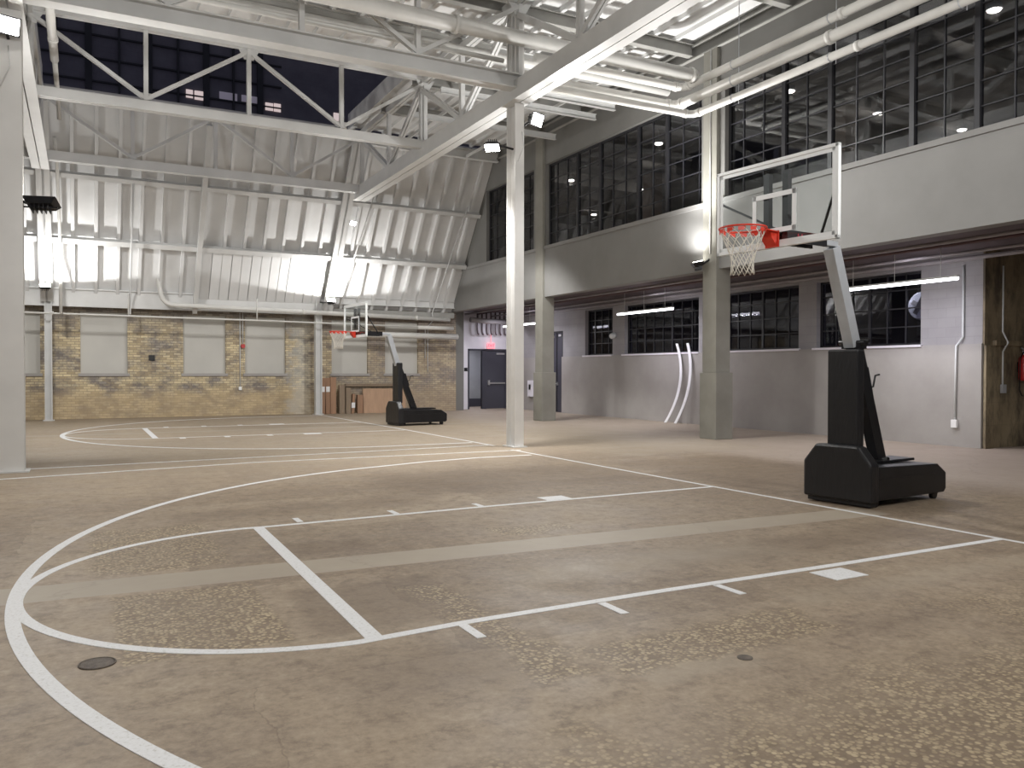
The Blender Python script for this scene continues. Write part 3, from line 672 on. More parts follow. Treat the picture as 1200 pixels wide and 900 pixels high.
# roof purlins (I beams on the trusses, under the flat deck)
for y in (-9.5, -6.9, -4.4, -1.9, .6, 3.1, 5.6, 8.5, 10.6, 13.2, 15.6):
    x0 = -16.5
    if y > 13.1: x0 = XM-.2
    tag(MB().ibeam((x0, y, ZD-.135), (5.2, y, ZD-.135), .17, .27, .02).build('roof_purlin', M['beam' if y > -20 else 'white']), 'grey steel beam crossing right under the flat roof deck', 'purlin', 'roof purlins under the flat deck')
# secondary light framing in the right bay
for y in (9.5, 11.4, 12.3, 14.4):
    tag(MB().ibeam((XM+.2, y, 8.35), (5.1, y, 8.35), .10, .16, .015).build('hanger_beam', M['white']), 'slim white beam hung under the roof of the right bay', 'beam', 'slim beams hung under the right bay roof')
for x in (1.5, 2.7, 3.9):
    tag(MB().bar((x, 8.6, 8.48), (x, 18, 8.48), .05, .08).build('conduit_rail', M['white']), 'thin white rail running front to back under the right bay roof', 'rail', 'thin rails under the right bay roof')

# steel columns
def steel_col(x, y, z1, w, dd, label, base=True):
    t = thing('steel_column', label, 'column', (x, y, 0))
    MB().hsec(x, y, 0, z1, w, dd).build('shaft', M['white'], t)
    if base: MB().box(x-w/2-.05, x+w/2+.05, y-dd/2-.05, y+dd/2+.05, 0, .025).build('base_plate', M['white'], t)
    return t
def ibox_col(x, y, z1, w, dd, label):
    t = thing('steel_column', label, 'column', (x, y, 0)); tk = .03
    MB().box(x-w/2, x+w/2, y-dd/2, y-dd/2+tk, 0, z1).box(x-w/2, x+w/2, y+dd/2-tk, y+dd/2, 0, z1).box(x-tk/2, x+tk/2, y-dd/2+tk, y+dd/2-tk, 0, z1).build('shaft', M['colwhite'], t)
    MB().box(x-w/2-.06, x+w/2+.06, y-dd/2-.06, y+dd/2+.06, 0, .02).build('base_plate', M['white'], t)
    return t
ibox_col(.43, 8.12, 8.8, .20, .36, 'tall white steel column standing at the centre of the hall')
ibox_col(-8.1, 7.9, 8.8, .33, .30, 'tall white steel column at the left edge')
steel_col(-8.07, 22.1, 4.0, .20, .24, 'white steel column against the brick wall at left')
steel_col(.1, 22.1, 4.0, .22, .24, 'white steel column against the brick wall beside the cardboard boxes')

# ------------------------------------------------------------------ pipes
def pipe(pts, r, label, mat='pipe', rings=None, name='pipe', cat='pipe', group=None, n=14):
    t = thing(name, label, cat, pts[0], group)
    MB().tube(pts, r, n).build('run', M[mat], t)
    for c, axis in (rings or []):
        c = Vector(c); a = Vector(axis)*.04; MB().tube([c-a, c+a], r*1.18, n).build('coupling', M[mat], t)
    return t
def bend(p, c, q, n=6):
    p, c, q = Vector(p), Vector(c), Vector(q); return [p*(1-s)**2+c*2*s*(1-s)+q*s**2 for s in [i/n for i in range(n+1)]]
def Lpipe(xs, e, ys, r, label, R_=.22):
    e = Vector(e); pts = [(xs, e.y, e.z)]+bend((e.x-R_, e.y, e.z), e, (e.x, e.y-R_, e.z))+[(e.x, ys, e.z)]
    pipe(pts, r, label, rings=[((e.x-R_, e.y, e.z), (1, 0, 0)), ((e.x, e.y-R_, e.z), (0, 1, 0)), ((e.x, e.y-4.2, e.z), (0, 1, 0))])
Lpipe(.72, (4.42, 7.52, 6.99), -12, .075, 'lowest white pipe turning the corner below the roof of the right bay')
Lpipe(.72, (4.42, 8.1, 7.34), -12, .105, 'thick white middle pipe turning the corner below the roof of the right bay')
Lpipe(.72, (4.42, 7.85, 7.66), -12, .085, 'white upper pipe turning the corner below the roof of the right bay')
pipe([(-16, 7.35, 7.74), (4.3, 7.35, 7.74)], .14, 'thick white pipe running left to right in front of the central steel column', rings=[((-1.2, 7.35, 7.74), (1, 0, 0)), ((4.2, 7.35, 7.74), (1, 0, 0))])
pipe([(-16, 9.1, 8.05), (5.0, 9.1, 8.05)], .10, 'white pipe running behind the near truss webs')
pipe([(-16, 8.2, 7.62), (.2, 8.2, 7.62)], .045, 'thin white pipe just above the bottom beam of the near truss')
for yy in (6.3, 3.9, 1.5):
    t = thing('pipe_hanger', 'thin rod hanger carrying the pipes below the roof of the right bay', 'hanger', (4.56, yy, 8.9), 'rod hangers of the corner pipes')
    MB().tube([(4.56, yy, 8.95), (4.56, yy, 6.90)], .008, 6).build('rod', M['silver'], t)
    for zz, rr in ((6.99, .08), (7.34, .11), (7.66, .09)): MB().tube([(4.42+rr*math.cos(a), yy, zz+rr*math.sin(a)) for a in [2*PI*i/20 for i in range(20)]], .008, 6, closed=True).build('ring', M['silver'], t)
# left pipes
pipe([tuple(atY(9.0, 57, -10)), tuple(atY(10.2, 60, 30)), tuple(atY(12.6, 64, 70))], .075, 'white pipe coming down past the roof opening at left', rings=[(tuple(atY(11.0, 62, 46)), (0, .9, -.3))])
pipe([tuple(atY(12.6, 64, 70)), tuple(atY(17.0, 68.5, 120)), tuple(atY(17.2, 69.5, 140))], .05, 'thinner white pipe continuing to the rear truss at left')
pipe([(-7.72, 21.3, 3.2), (-7.72, 21.3, 4.6), tuple(onS(-7.72, 2.0, -.22)), tuple(onS(-7.75, 4.4, -.26)), tuple(onS(-7.8, 5.1, -.3))], .045, 'white riser pipe climbing the slope beside the left back column')
# eave pipes
pipe([(-5.02, 21.93, 4.45), (-5.0, 21.8, 4.2)]+bend((-4.98, 21.7, 4.0), (-4.93, 21.7, 3.62), (-4.6, 21.7, 3.60))+[(4.9, 21.7, 3.42)], .075, 'white drain pipe leaving the slope and running along the eave', rings=[((-.5, 21.7, 3.52), (1, 0, 0)), ((3.6, 21.7, 3.45), (1, 0, 0))])
pipe([(-16, 21.6, 3.25), (-1.9, 21.6, 3.18), (4.0, 21.6, 3.12)], .028, 'thin white sprinkler pipe along the eave', rings=[((-7.95, 21.6, 3.24), (1, 0, 0))], n=8)
pipe([(1.2, 21.75, 2.82), (5.25, 21.75, 2.80)], .10, 'fat white pipe under the right eave')
pipe([(3.6, 21.6, 3.1), (5.0, 21.6, 3.1)], .07, 'short fat white pipe stub at the right eave')
for x in (-5.9, -2.05):
    pipe([(x, 21.62, 3.2), (x, 21.62, 3.9)], .022, 'thin white drop pipe under the eave beam', n=8, group='thin drop pipes under the eave beam')
def cond(pts, label, r=.018, name='conduit', group=None, mat='white'): return pipe(pts, r, label, mat, name=name, cat='conduit', group=group, n=8)
cond([(XF-.02, 7.80, 8.6), (XF-.02, 7.80, 4.1)], 'thin conduit running down the near concrete column to its flood light', .014)
cond([tuple(onS(-5.85, 4.0, -.3)), tuple(onS(-5.85, .1, -.32)), (-5.85, 21.6, 3.25)], 'thin white conduit down the left roof slope', .025)
cond([tuple(onS(1.25, 4.6, -.25)), tuple(onS(.75, .2, -.3))], 'thin white conduit down the slope above the far backboard', .022)
cond([tuple(onS(4.6, 4.3, -.2)), tuple(onS(4.3, .0, -.25)), (4.3, 21.8, 3.4), (4.25, 22.5, 3.1), (4.25, 22.5, 2.0)], 'thin white conduit down the slope near the right end', .02)
# conduits on the brick wall
cond([(-2.42, YW-.03, 3.5), (-2.42, YW-.03, .98)], 'thin white conduit on the brick wall ending in an outlet')
tag(MB().box(-2.47, -2.37, YW-.06, YW, .86, .98).build('outlet_box', M['label'], None, .005), 'small white outlet box low on the brick wall', 'outlet')
cond([(-2.13-.2, YW-.03, 3.5), (-2.33, YW-.03, 2.42)], 'short thin conduit to the red bell on the brick wall')
tag(MB().tube([(-2.33, YW-.10, 2.36), (-2.33, YW, 2.36)], .07, 14).build('alarm_bell', M['exting']), 'small dark red bell on the brick wall', 'bell')
cond([(4.42, YW-.03, 3.1), (4.42, YW-.03, 1.5)], 'thin white conduit on the brick wall right of the far hoop')

# ------------------------------------------------------------------ flood lights
def flood(c, aim, label, lens='lit', w=.34, h=.26, body='black', arm=None):
    t = thing('flood_light', label, 'flood light', c)
    c = Vector(c); a = Vector(aim).normalized(); sx_ = a.cross(Vector((0, 0, 1)))
    sx_ = sx_.normalized() if sx_.length > .1 else Vector((1, 0, 0)); up = sx_.cross(a).normalized()
    def slab(d0, d1, w0, h0, w1=None, h1=None):
        w1 = w1 or w0; h1 = h1 or h0
        vs = [c+a*d0+sx_*i*w0/2+up*j*h0/2 for i, j in ((-1, -1), (1, -1), (1, 1), (-1, 1))]+[c+a*d1+sx_*i*w1/2+up*j*h1/2 for i, j in ((-1, -1), (1, -1), (1, 1), (-1, 1))]
        return MB().add(vs, [(3, 2, 1, 0), (4, 5, 6, 7), (0, 1, 5, 4), (1, 2, 6, 5), (2, 3, 7, 6), (3, 0, 4, 7)])
    m = slab(-.09, .0, w*.75, h*.7, w, h)
    for k in range(5):
        o = c+sx_*(k-2)*w*.13; m.bar(o-a*.13-up*h*.28, o-a*.13+up*h*.28, .012, .06, a)
    m.build('housing', M[body], t)
    slab(.0, .012, w*.88, h*.84).build('lens', M[lens], t)
    if arm is not None: MB().tube([arm, tuple(c-a*.1)], .022, 8).bar(tuple(c-a*.1-sx_*w*.5), tuple(c-a*.1+sx_*w*.5), .03, .02).build('bracket', M[body], t)
    return t
flood((-8.1, 7.52, 6.42), (.3, -.9, -.35), 'bright flood light high on the left steel column', arm=(-8.1, 7.74, 6.3))
flood((.78, 7.85, 6.45), (.35, -.8, -.35), 'bright flood light high on the central steel column', arm=(.5, 8.0, 6.3))
flood((-.14, 8.0, 5.82), (-.25, -.35, -.9), 'bright flood light facing down on the left of the central steel column', 'lit', .3, .22, arm=(.32, 8.0, 5.85))
flood((-7.70, 7.9, 4.02), (.1, .35, .9), 'black flood light facing up on the right of the left steel column', 'litsoft', .46, .3, arm=(-7.95, 7.9, 4.0))
flood((4.98, 8.02, 3.93), (-.15, .1, .95), 'black flood light facing up on the near concrete column', 'litsoft', .36, .26, arm=(5.19, 7.84, 4.0))
flood((-8.12, 21.25, 4.0), (0, -.55, .8), 'bright flood light at the top of the left back column', 'lit', .3, .2, arm=(-8.07, 21.98, 4.0))
flood((.33, 21.25, 3.92), (0, -.55, .8), 'bright flood light at the top of the back column by the boxes', 'lit', .3, .2, arm=(.15, 21.98, 3.9))
flood((.69, 19.9, 6.34), (.3, -.8, -.4), 'small bright flood light high on the middle rafter', 'lit', .24, .14, 'silver', arm=(.45, 20.0, 6.4))
# cables of the column floods
for xx, yy in ((-8.1, 7.72), (.48, 7.93)):
    cond([(xx, yy, 6.2), (xx+.02, yy-.03, 5.9), (xx-.1, yy-.02, 5.6)], 'thin grey cable hanging from a column flood light', .008, 'cable', 'cables of the column flood lights')

# linear lamps
for (y0, y1), lab in zip(((3.22, 5.87), (11.36, 13.94), (19.0, 21.4)), ('glowing linear lamp hanging behind the near hoop arm', 'glowing linear lamp hanging left of the near concrete column', 'glowing linear lamp hanging beside the far concrete column')):
    t = thing('linear_lamp', lab, 'lamp', (7, (y0+y1)/2, 3.2))
    MB().box(6.965, 7.035, y0, y1, 3.235, 3.27).build('housing', M['alu'], t)
    MB().box(6.97, 7.03, y0+.01, y1-.01, 3.185, 3.235).build('diffuser', M['tube'], t)
    for y in (y0+.35, (y0+y1)/2, y1-.35): MB().tube([(7, y, 3.27), (7, y, ZC)], .006, 6).build('hanger', M['alu'], t)
# aisle ceiling pipes
for k, (x, z, r, m_, lab) in enumerate(((6.3, 3.78, .035, 'aislepipe', 'pale pipe nearest the hall under the aisle ceiling'), (7.5, 3.74, .03, 'aislepipe', 'pale pipe by the windows under the aisle ceiling'), (6.9, 3.82, .03, 'redpipe', 'dull red pipe under the aisle ceiling'), (8.15, 3.72, .045, 'aislepipe', 'pale pipe along the top of the aisle wall'))):
    pipe([(x, -12, z), (x, 23.4, z)], r, lab, m_, n=8)
pipe([(6.3, 22.9, 3.55), (7.0, 22.9, 3.5), (8.3, 22.9, 3.5)], .10, 'grey duct crossing above the exit sign', 'aislepipe')
for k in range(7):
    x = 6.75+k*.2
    pipe([(x, 23.2, 3.9)]+bend((x, 23.2, 3.2), (x, 23.2, 3.02), (x+.1, 23.3, 3.0)), .035, 'dark drop pipe with a hooked end above the exit sign', 'soffit', group='dark drop pipes above the exit sign', n=8)
# lower wall fittings
cond([(XA-.03, 4.02, 3.62), (XA-.03, 4.02, 2.2), (XA-.09, 4.12, 2.02), (XA-.09, 4.14, .55)], 'white conduit on the grey aisle wall ending in an outlet', .02, mat='alu')
tag(MB().box(XA-.13, XA-.06, 4.08, 4.20, .38, .54).build('outlet_box', M['label'], None, .006), 'white outlet box low on the grey aisle wall', 'outlet')
cond([(8.97, 3.59, 3.6), (8.97, 3.59, 2.3), (9.0, 3.50, 2.08), (8.98, 3.59, 1.9), (8.98, 3.59, 1.25)], 'pale conduit on the bare brown wall', .018, mat='alu')
tag(MB().box(8.92, 9.05, 3.55, 3.62, 1.08, 1.25).build('outlet_box', M['silver'], None, .006), 'grey outlet box on the bare brown wall', 'outlet')
ex = float(atY(3.5, 1199.5, 430)[0])
t = thing('fire_extinguisher', 'red fire extinguisher hanging on the bare brown wall', 'fire extinguisher', (ex, 3.5, 1.3))
MB().tube([(ex, 3.5, z) for z in (1.32, 1.34, 1.38, 1.76, 1.82, 1.85)], [.05, .085, .09, .09, .06, .03], 16).build('cylinder', M['exting'], t)
MB().tube([(ex, 3.5, 1.85), (ex, 3.5, 1.93)], .025, 8).bar((ex-.08, 3.5, 1.98), (ex+.05, 3.5, 1.93), .02, .02).build('handle', M['silver'], t)
MB().tube([(ex-.04, 3.48, 1.90), (ex-.12, 3.5, 1.75), (ex-.13, 3.5, 1.15), (ex-.06, 3.5, 1.03), (ex+.12, 3.5, 1.0)], .011, 8).build('hose', M['black'], t)
MB().box(ex-.04, ex+.04, 3.575, 3.60, 1.5, 1.7).build('wall_bracket', M['black'], t)
bell = thing('wall_lamp', 'small white bullet lamp on the pier between two aisle windows', 'wall lamp', (XA-.0, 16.05, 2.7))
MB().tube([(XA-.22, 16.0, 2.66), (XA-.20, 16.0, 2.67), (XA-.05, 16.05, 2.7), (XA, 16.05, 2.7)], [.03, .09, .10, .03], 14).build('shade', M['alu'], bell)
# leaning white strips
for k, (ytop, ymid, ybot) in enumerate(((12.78, 12.30, 12.9), (12.30, 11.95, 12.45))):
    pts = []; n = 26
    for i in range(n+1):
        s = i/n; z = 2.32*s+.01; x = (XA-.42)*(1-s)**2+2*(XA-.14)*s*(1-s)+(XA-.10)*s**2
        y = ybot*(1-s)**2+2*(ymid-.12)*s*(1-s)+ytop*s**2
        pts.append(Vector((x, y, z)))
    mb = MB(); w = .055; th = .012; vs = []
    for p in pts: vs += [p+Vector((0, -w, 0)), p+Vector((0, w, 0)), p+Vector((-th, w, 0)), p+Vector((-th, -w, 0))]
    fs = []
    for i in range(n): 
        for j in range(4): fs.append((4*i+j, 4*i+(j+1) % 4, 4*i+4+(j+1) % 4, 4*i+4+j))
    fs += [(3, 2, 1, 0), (4*n, 4*n+1, 4*n+2, 4*n+3)]
    tag(MB().add(vs, fs).build('trim_strip', M['lino']), ('left', 'right')[k]+' of the two bent white strips leaning on the aisle wall', 'strip')
# box on aisle wall at the far end
t = thing('wall_cabinet', 'white electrical cabinet on the far aisle wall behind the concrete column', 'cabinet', (XA-.06, 22.4, 1.1))
ca, cb = atX(XA-.16, 626.3, 465), atX(XA-.16, 618, 446)
MB().box(XA-.16, XA-.06, ca[1], cb[1], ca[2], cb[2]).build('body', M['plasterwhite'], t, .008)
MB().box(XA-.17, XA-.16, cb[1]-.25, cb[1]-.12, cb[2]-.35, cb[2]-.15).build('latch', M['black'], t)
# exit sign
def text(s, size, loc, rot, mat, parent=None, name='lettering', ext=.002):
    cu = bpy.data.curves.new(name, 'FONT'); cu.body = s; cu.size = size; cu.extrude = ext; cu.align_x = 'CENTER'; cu.align_y = 'CENTER'
    tmp = bpy.data.objects.new(name, cu); COL.objects.link(tmp)
    bpy.context.view_layer.update(); me = bpy.data.meshes.new_from_object(tmp.evaluated_get(bpy.context.evaluated_depsgraph_get()))
    COL.objects.unlink(tmp); bpy.data.objects.remove(tmp)
    me.transform(Matrix.Translation(Vector(loc)-(OFF[parent.name] if parent else Vector())) @ rot.to_matrix().to_4x4()); me.materials.clear(); me.materials.append(mat)
    o = bpy.data.objects.new(name, me); COL.objects.link(o)
    if parent: o.parent = parent
    return o
from mathutils import Euler
t = thing('exit_sign', 'glowing red exit sign above the double doors', 'sign', (7.46, YE-.1, 2.53))
MB().box(7.30, 7.62, YE-.12, YE-.06, 2.44, 2.66).tube([(7.46, YE-.09, 2.66), (7.46, YE-.09, 3.0)], .012, 6).build('housing', M['exitface'], t, .006)
text('EXIT', .15, (7.46, YE-.125, 2.55), Euler((PI/2, 0, 0)), M['exit'], t)
t = thing('room_sign', 'small black door sign on the white jamb', 'sign', (6.38, YE-.02, 1.6))
MB().box(6.31, 6.45, YE-.02, YE, 1.52, 1.66).build('plate', M['black'], t)
# round fan behind the aisle window pane
t = thing('exhaust_fan', 'white round fan housing behind the aisle window near the conduit', 'fan', (XA+.4, 5.2, 2.85))
MB().tube([(XA+.34, 5.25, 2.92), (XA+.40, 5.25, 2.92), (XA+.6, 5.25, 2.92)], [.27, .30, .30], 28).build('housing', M['alu'], t)
for k in range(4):
    a = k*PI/2+.5; c = Vector((XA+.33, 5.25, 2.92)); e = c+Vector((0, math.cos(a)*.2, math.sin(a)*.2)); MB().bar(c, e, .10, .01, (1, .4, 0)).build('blade', M['beam'], t)
lamp('fan_fill', 'SPOT', (XA+.26, 5.7, 3.3), (XA+.4, 5.2, 2.9), 45, .05, angle=90)  # added spot so the fan shows through the dark pane

# ------------------------------------------------------------------ hoops
def hoop(loc, yaw, zr, sr, label, arm_b, boom_b, boom_t, logo):
    root = thing('basketball_hoop', label, 'basketball hoop', (0, 0, 0))
    V, B = M['vinyl'], M['black']
    # front pad (six sided)
    hexp = [(-.43, .06), (.43, .06), (.43, .47), (.27, .67), (-.27, .67), (-.43, .47)]
    o = MB().prism(hexp, 'x', -.07, .09).build('front_pad', V, root, .025)
    MB().box(-.03, .07, -.40, .40, .012, .10).build('pad_skirt', V, root, .01)
    side = [(.09, .08), (1.40, .08), (1.44, .12), (1.44, .31), (1.26, .42), (.09, .45)]
    MB().prism(side, 'y', -.42, .42).build('base', B, root, .012)
    MB().box(.12, 1.22, -.424, .424, .30, .315).build('base_seam', B, root)
    MB().box(.12, 1.22, -.16, .16, .44, .47).build('base_cover', B, root, .006)
    for x, y in ((.13, -.34), (.13, .34), (1.30, -.34), (1.30, .34), (1.10, -.34), (1.10, .34)):
        if x > 1.2 or x < .2: 
            w = MB().tube([(x, y-.025, .05), (x, y+.025, .05)], .05, 16).build('wheel', B, root)
            MB().box(x-.04, x+.04, y-.035, y+.035, .06, .10).build('wheel_bracket', B, w)
    # standing mast pad and boom
    MB().box(.03, .17, -.19, .19, .62, 1.74).build('mast_pad', V, root, .02)
    bb, bt = Vector((boom_b[0], 0, boom_b[1])), Vector((boom_t[0], 0, boom_t[1]))
    MB().bar(bb, bt, .16, .12, (0, 1, 0)).build('boom', B, root, .006)
    MB().tube([(bb.x, -.13, bb.z+.02), (bb.x, .13, bb.z+.02)], .03, 10).build('boom_pivot', B, root)
    MB().bar((bt.x, -.12, bt.z-.01), (bt.x, .12, bt.z-.01), .12, .08).tube([(bt.x-.04, -.16, bt.z+.02), (bt.x-.04, .16, bt.z+.02)], .025, 8).tube([(bt.x+.05, -.16, bt.z+.04), (bt.x+.05, .16, bt.z+.04)], .022, 8).build('clamp', B, root)
    k = bb.lerp(bt, .62)
    MB().bar(bb.lerp(bt, .52)+Vector((.07, 0, 0)), bb.lerp(bt, .80)+Vector((.09, 0, 0)), .09, .07, (0, 1, 0)).build('crank_housing', B, root)
    MB().tube([k+Vector((.10, -.02, .02)), k+Vector((.16, -.02, .03)), k+Vector((.20, -.02, .16)), k+Vector((.28, -.02, .17))], .011, 8).build('crank_handle', B, root)
    at_ = Vector((-.17, 0, zr-.07)); ab = Vector((arm_b[0], 0, arm_b[1]))
    MB().bar(ab, at_, .14, .13, (0, 1, 0)).build('arm', M['silver'], root, .006)
    MB().bar(at_+Vector((.05, 0, .035)), Vector((-.40, 0, zr-.03)), .10, .06).build('arm_head', M['silver'], root, .006)
    # support frame behind the board
    bx = sr+.46; zb = zr-.155; H = .92; Wd = .77
    MB().bar((-.40, .09, zr-.03), (bx+.05, .09, zr-.03), .03, .12).bar((-.40, -.09, zr-.03), (bx+.05, -.09, zr-.03), .03, .12).box(bx+.10, -.44, -.075, .075, zr+.01, zr+.02).build('support_arm', B, root)
    MB().box(bx+.04, bx+.10, -.155, -.085, zb+.02, zb+H*.86).box(bx+.04, bx+.10, .085, .155, zb+.02, zb+H*.86).build('upright', B, root)
    for s in (-1, 1):
        MB().bar((bx+.05, s*(Wd-.04), zb+H*.62), (-.52, s*.10, zr-.02), .025, .02).build('brace', B, root)
    # backboard: frame, glass, target square
    bd = MB().box(bx, bx+.045, -Wd, Wd, zb, zb+.035).box(bx, bx+.045, -Wd, Wd, zb+H-.035, zb+H).box(bx, bx+.045, -Wd, -Wd+.035, zb, zb+H).box(bx, bx+.045, Wd-.035, Wd, zb, zb+H).build('backboard_frame', M['boardwhite'], root, .003)
    MB().box(bx+.016, bx+.026, -Wd+.03, Wd-.03, zb+.03, zb+H-.03).build('glass', M['bglass'], bd)
    ln = MB(); x0, x1 = bx+.012, bx+.016
    for (a, b, c, d_) in ((-Wd+.035, Wd-.035, .035, .075), (-Wd+.035, Wd-.035, H-.075, H-.035), (-Wd+.035, -Wd+.075, .035, H-.035), (Wd-.075, Wd-.035, .035, H-.035)): ln.box(x0, x1, a, b, zb+c, zb+d_)
    ln.build('border_line', M['boardwhite'], bd)
    sq = MB(); s0, s1 = zb+.155, zb+.155+.42; hw = .28
    for (a, b, c, d_) in ((-hw, hw, s0, s0+.05), (-hw, hw, s1-.05, s1), (-hw, -hw+.05, s0, s1), (hw-.05, hw, s0, s1)): sq.box(x0, x1, a, b, c, d_)
    sq.build('target_square', M['boardwhite'], bd)
    # rim: ring, mounting bracket, net hooks
    R_ = .232; ring = [(sr+R_*math.cos(a), R_*math.sin(a), zr) for a in [2*PI*i/48 for i in range(48)]]
    rim = MB().tube(ring, .0095, 10, closed=True).build('rim', M['red'], root)
    br = MB().box(bx-.018, bx, -.085, .085, zr-.155, zr+.015)
    br.prism([(bx-.018, -.085), (bx-.018, .085), (sr+R_*.72, .135), (sr+R_*1.0, 0), (sr+R_*.72, -.135)], 'z', zr-.006, zr+.006)
    br.prism([(bx-.018, zr-.15), (bx-.018, zr), (bx-.115, zr), (bx-.10, zr-.07)], 'y', -.07, .07)
    br.build('rim_bracket', M['red'], rim, .003)
    hk = MB()
    for i in range(12):
        a = 2*PI*(i+.5)/12; c, s = math.cos(a), math.sin(a)
        hk.tube([(sr+(R_-.005)*c, (R_-.005)*s, zr-.005), (sr+(R_-.012)*c-.012*s, (R_-.012)*s+.012*c, zr-.03), (sr+(R_-.02)*c, (R_-.02)*s, zr-.035), (sr+(R_-.01)*c+.012*s, (R_-.01)*s-.012*c, zr-.02)], .004, 6)
    hk.build('net_hook', M['red'], rim)
    bandm = MB()
    for i in range(24):
        if i % 2 == 0:
            a0, a1 = 2*PI*i/24, 2*PI*(i+1)/24
            bandm.add([(sr+(R_-.004)*math.cos(a), (R_-.004)*math.sin(a), zr-h) for h in (.012, .05) for a in (a0, a1)]+[(sr+(R_-.008)*math.cos(a), (R_-.008)*math.sin(a), zr-h) for h in (.012, .05) for a in (a0, a1)], [(0, 1, 3, 2), (4, 6, 7, 5), (0, 4, 5, 1), (2, 3, 7, 6), (0, 2, 6, 4), (1, 5, 7, 3)])
    bandm.build('rim_lug', M['red'], rim)
    # net: 12 strands each way, woven
    lv = [(0, .222), (.05, .205), (.13, .172), (.20, .140), (.26, .118), (.32, .112), (.38, .112), (.44, .118)]
    net = MB()
    for i in range(12):
        for sg in (-1, 1):
            pts = []
            for j, (h, r) in enumerate(lv):
                a = 2*PI*(i+.5+sg*.5*((j % 2) if j < 99 else 0))/12
                if j >= 1: a = 2*PI*(i+.5+sg*(.5 if j % 2 else 0))/12
                rr = r+random.uniform(-.004, .004); pts.append((sr+rr*math.cos(a), rr*math.sin(a), zr-.02-h-random.uniform(0, .006)))
            net.tube(pts, .0042, 5)
    net.build('net', M['net'], root)
    # script mark on the support plate behind the glass
    if logo:
        wv = [(bx+.26+.009*i, -.109, zr-.03+.022*math.sin(i*1.75)+.008*math.cos(i*.7)) for i in range(15)]
        MB().tube(wv, .005, 6).build('script_mark', M['pink'], root)
    root.location = loc; root.rotation_euler = (0, 0, yaw)
    return root
YAWH = math.radians(5.5)
hoop((.35, .19, 0), YAWH, 2.935, -1.62, 'near portable basketball hoop with black padded base right of the court', (.22, 1.78), (.73, .45), (.25, 1.80), True)
hoop((.5, 15.4, 0), YAWH, 2.56, -1.63, 'far portable basketball hoop with black base in front of the brick wall', (.10, 1.66), (.60, .45), (.10, 1.68), False)

# ------------------------------------------------------------------ cardboard boxes by the brick wall
def cbox(x0, x1, h, label, mat='card', y=22.42, dep=.16, lean=.0, tilt=0., lab=None, z0=0.):
    t = thing('cardboard_box', label, 'box', ((x0+x1)/2, y, z0))
    mb = MB(); dx = tilt
    vs = [(x0, y-dep, z0), (x1, y-dep, z0), (x1, y, z0), (x0, y, z0), (x0+dx, y-dep+lean, z0+h), (x1+dx, y-dep+lean, z0+h), (x1+dx, y+lean, z0+h), (x0+dx, y+lean, z0+h)]
    mb.add(vs, [(3, 2, 1, 0), (4, 5, 6, 7), (0, 1, 5, 4), (1, 2, 6, 5), (2, 3, 7, 6), (3, 0, 4, 7)]); mb.build('carton', M[mat], t, .006)
    if lab:
        f = lab/h; xo = dx*f; yo = lean*f; cx = (x0+x1)/2+xo; q = .065
        MB().box(cx-q, cx+q, y-dep+yo-.012, y-dep+yo+.004, z0+lab, z0+lab+.19).build('paper_label', M['label'], t)
    return t
cbox(.19, .38, 1.27, 'tall cardboard box with a white label next to the back column', lab=.78, tilt=.03)
cbox(.41, .56, 1.27, 'tall cardboard box with a white label, second from the back column', lab=.78, tilt=.0)
cbox(.58, .78, 1.30, 'tall plain cardboard box, third from the back column', 'card')
cbox(.90, 1.10, 1.02, 'olive cardboard box of medium height left of its twin', 'card2')
cbox(1.14, 1.32, .93, 'olive cardboard box slightly shorter than its left neighbour', 'card2')
cbox(1.34, 1.44, .70, 'slim leaning cardboard box with a crooked white label', lab=.2, tilt=.04)
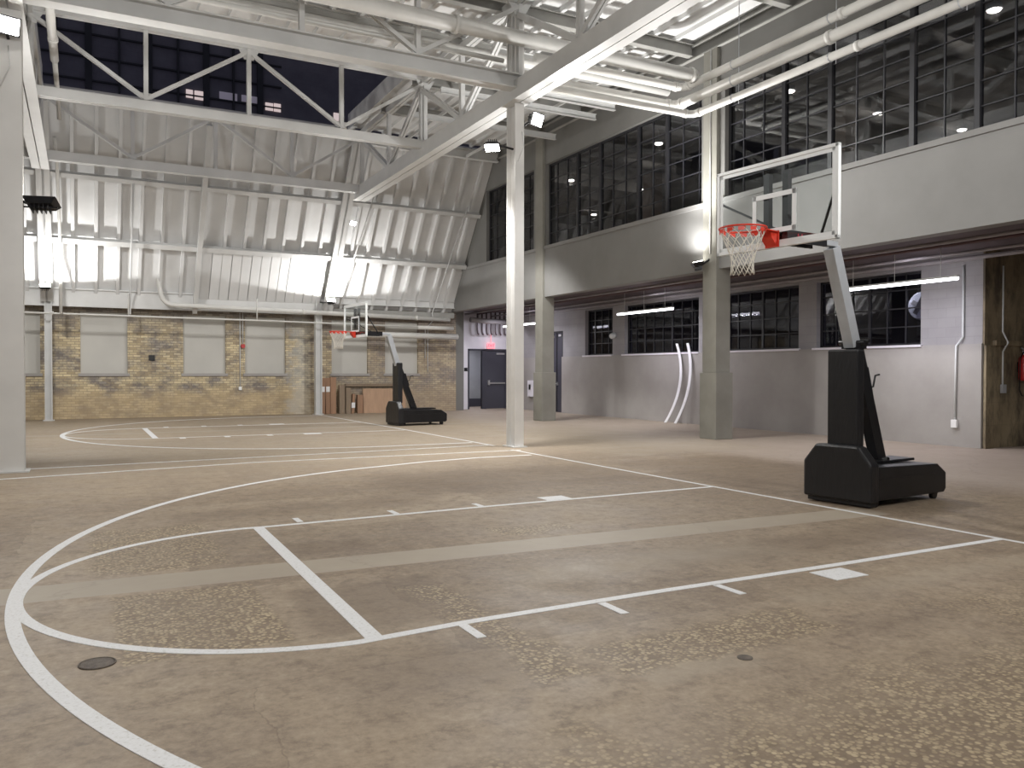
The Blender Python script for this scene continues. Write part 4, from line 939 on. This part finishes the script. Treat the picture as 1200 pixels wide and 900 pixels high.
cbox(1.56, 1.76, .66, 'short plain cardboard box left of the wide flat one', 'card')
cbox(1.80, 3.42, .88, 'wide flat cardboard box standing behind the far hoop base', 'card3', dep=.10, lean=.08)
cbox(1.2, 3.1, .10, 'long thin carton lying across the top of the wide flat box', 'card2', y=22.66, dep=.12, z0=.96)
MB()
# floor fittings
p = atZ(0, 114, 778)
t = thing('manhole_cover', 'round cast iron cover set in the floor beside the three point arc', 'cover', (p[0], p[1], 0))
MB().tube([(p[0], p[1], -.01), (p[0], p[1], .005)], .078, 32).build('cover', M['castiron'], t)
MB().tube([(p[0]+.084*math.cos(a), p[1]+.084*math.sin(a), .003) for a in [2*PI*i/32 for i in range(32)]], .005, 6, closed=True).build('ring', M['castiron'], t)
p = atZ(0, 873, 771)
tag(MB().tube([(p[0], p[1], -.01), (p[0], p[1], .004)], .04, 20).build('floor_plug', M['castiron']), 'small round metal plug in the floor near the rough aggregate', 'plug')

# ------------------------------------------------------------------ building outside, seen through the roof opening
YB = 33.
t = thing('neighbouring_building', 'dark building beyond the roof opening with a few lit windows', 'building', (-4, YB, 0))
MB().box(-22, 12, YB+.1, YB+.5, 5, 30).build('wall', M['outwall'], t)
ml = MB(); x = -16.3
xs = []
while x < 1.2: xs.append(x); x += 1.18
for k, x in enumerate(xs): ml.box(x-(.13 if k % 2 == 0 else .04), x+(.13 if k % 2 == 0 else .04), YB-.05, YB+.1, 6, 29)
for k in range(24): ml.box(-16.3, 1.2, YB-.02, YB+.1, 6+k*.98, 6.06+k*.98)
ml.build('window_grid', M['darkfr'], t)
for (a, b, c, d_), m_ in (((218, 104.5, 226, 115), 'litwin'), ((228, 106, 240, 118), 'litwin'), ((311, 120, 320, 130), 'litwin'), ((321, 121, 329, 131.5), 'litwin'), ((391, 132, 399, 142), 'litwin'), ((257, 107, 278, 119), 'dimwin'), ((283, 111, 305, 122), 'dimwin')):
    p, q = atY(YB+.05, a, b), atY(YB+.05, c, d_); MB().box(p[0], q[0], YB+.03, YB+.09, q[2], p[2]).build('lit_pane', M[m_], t)
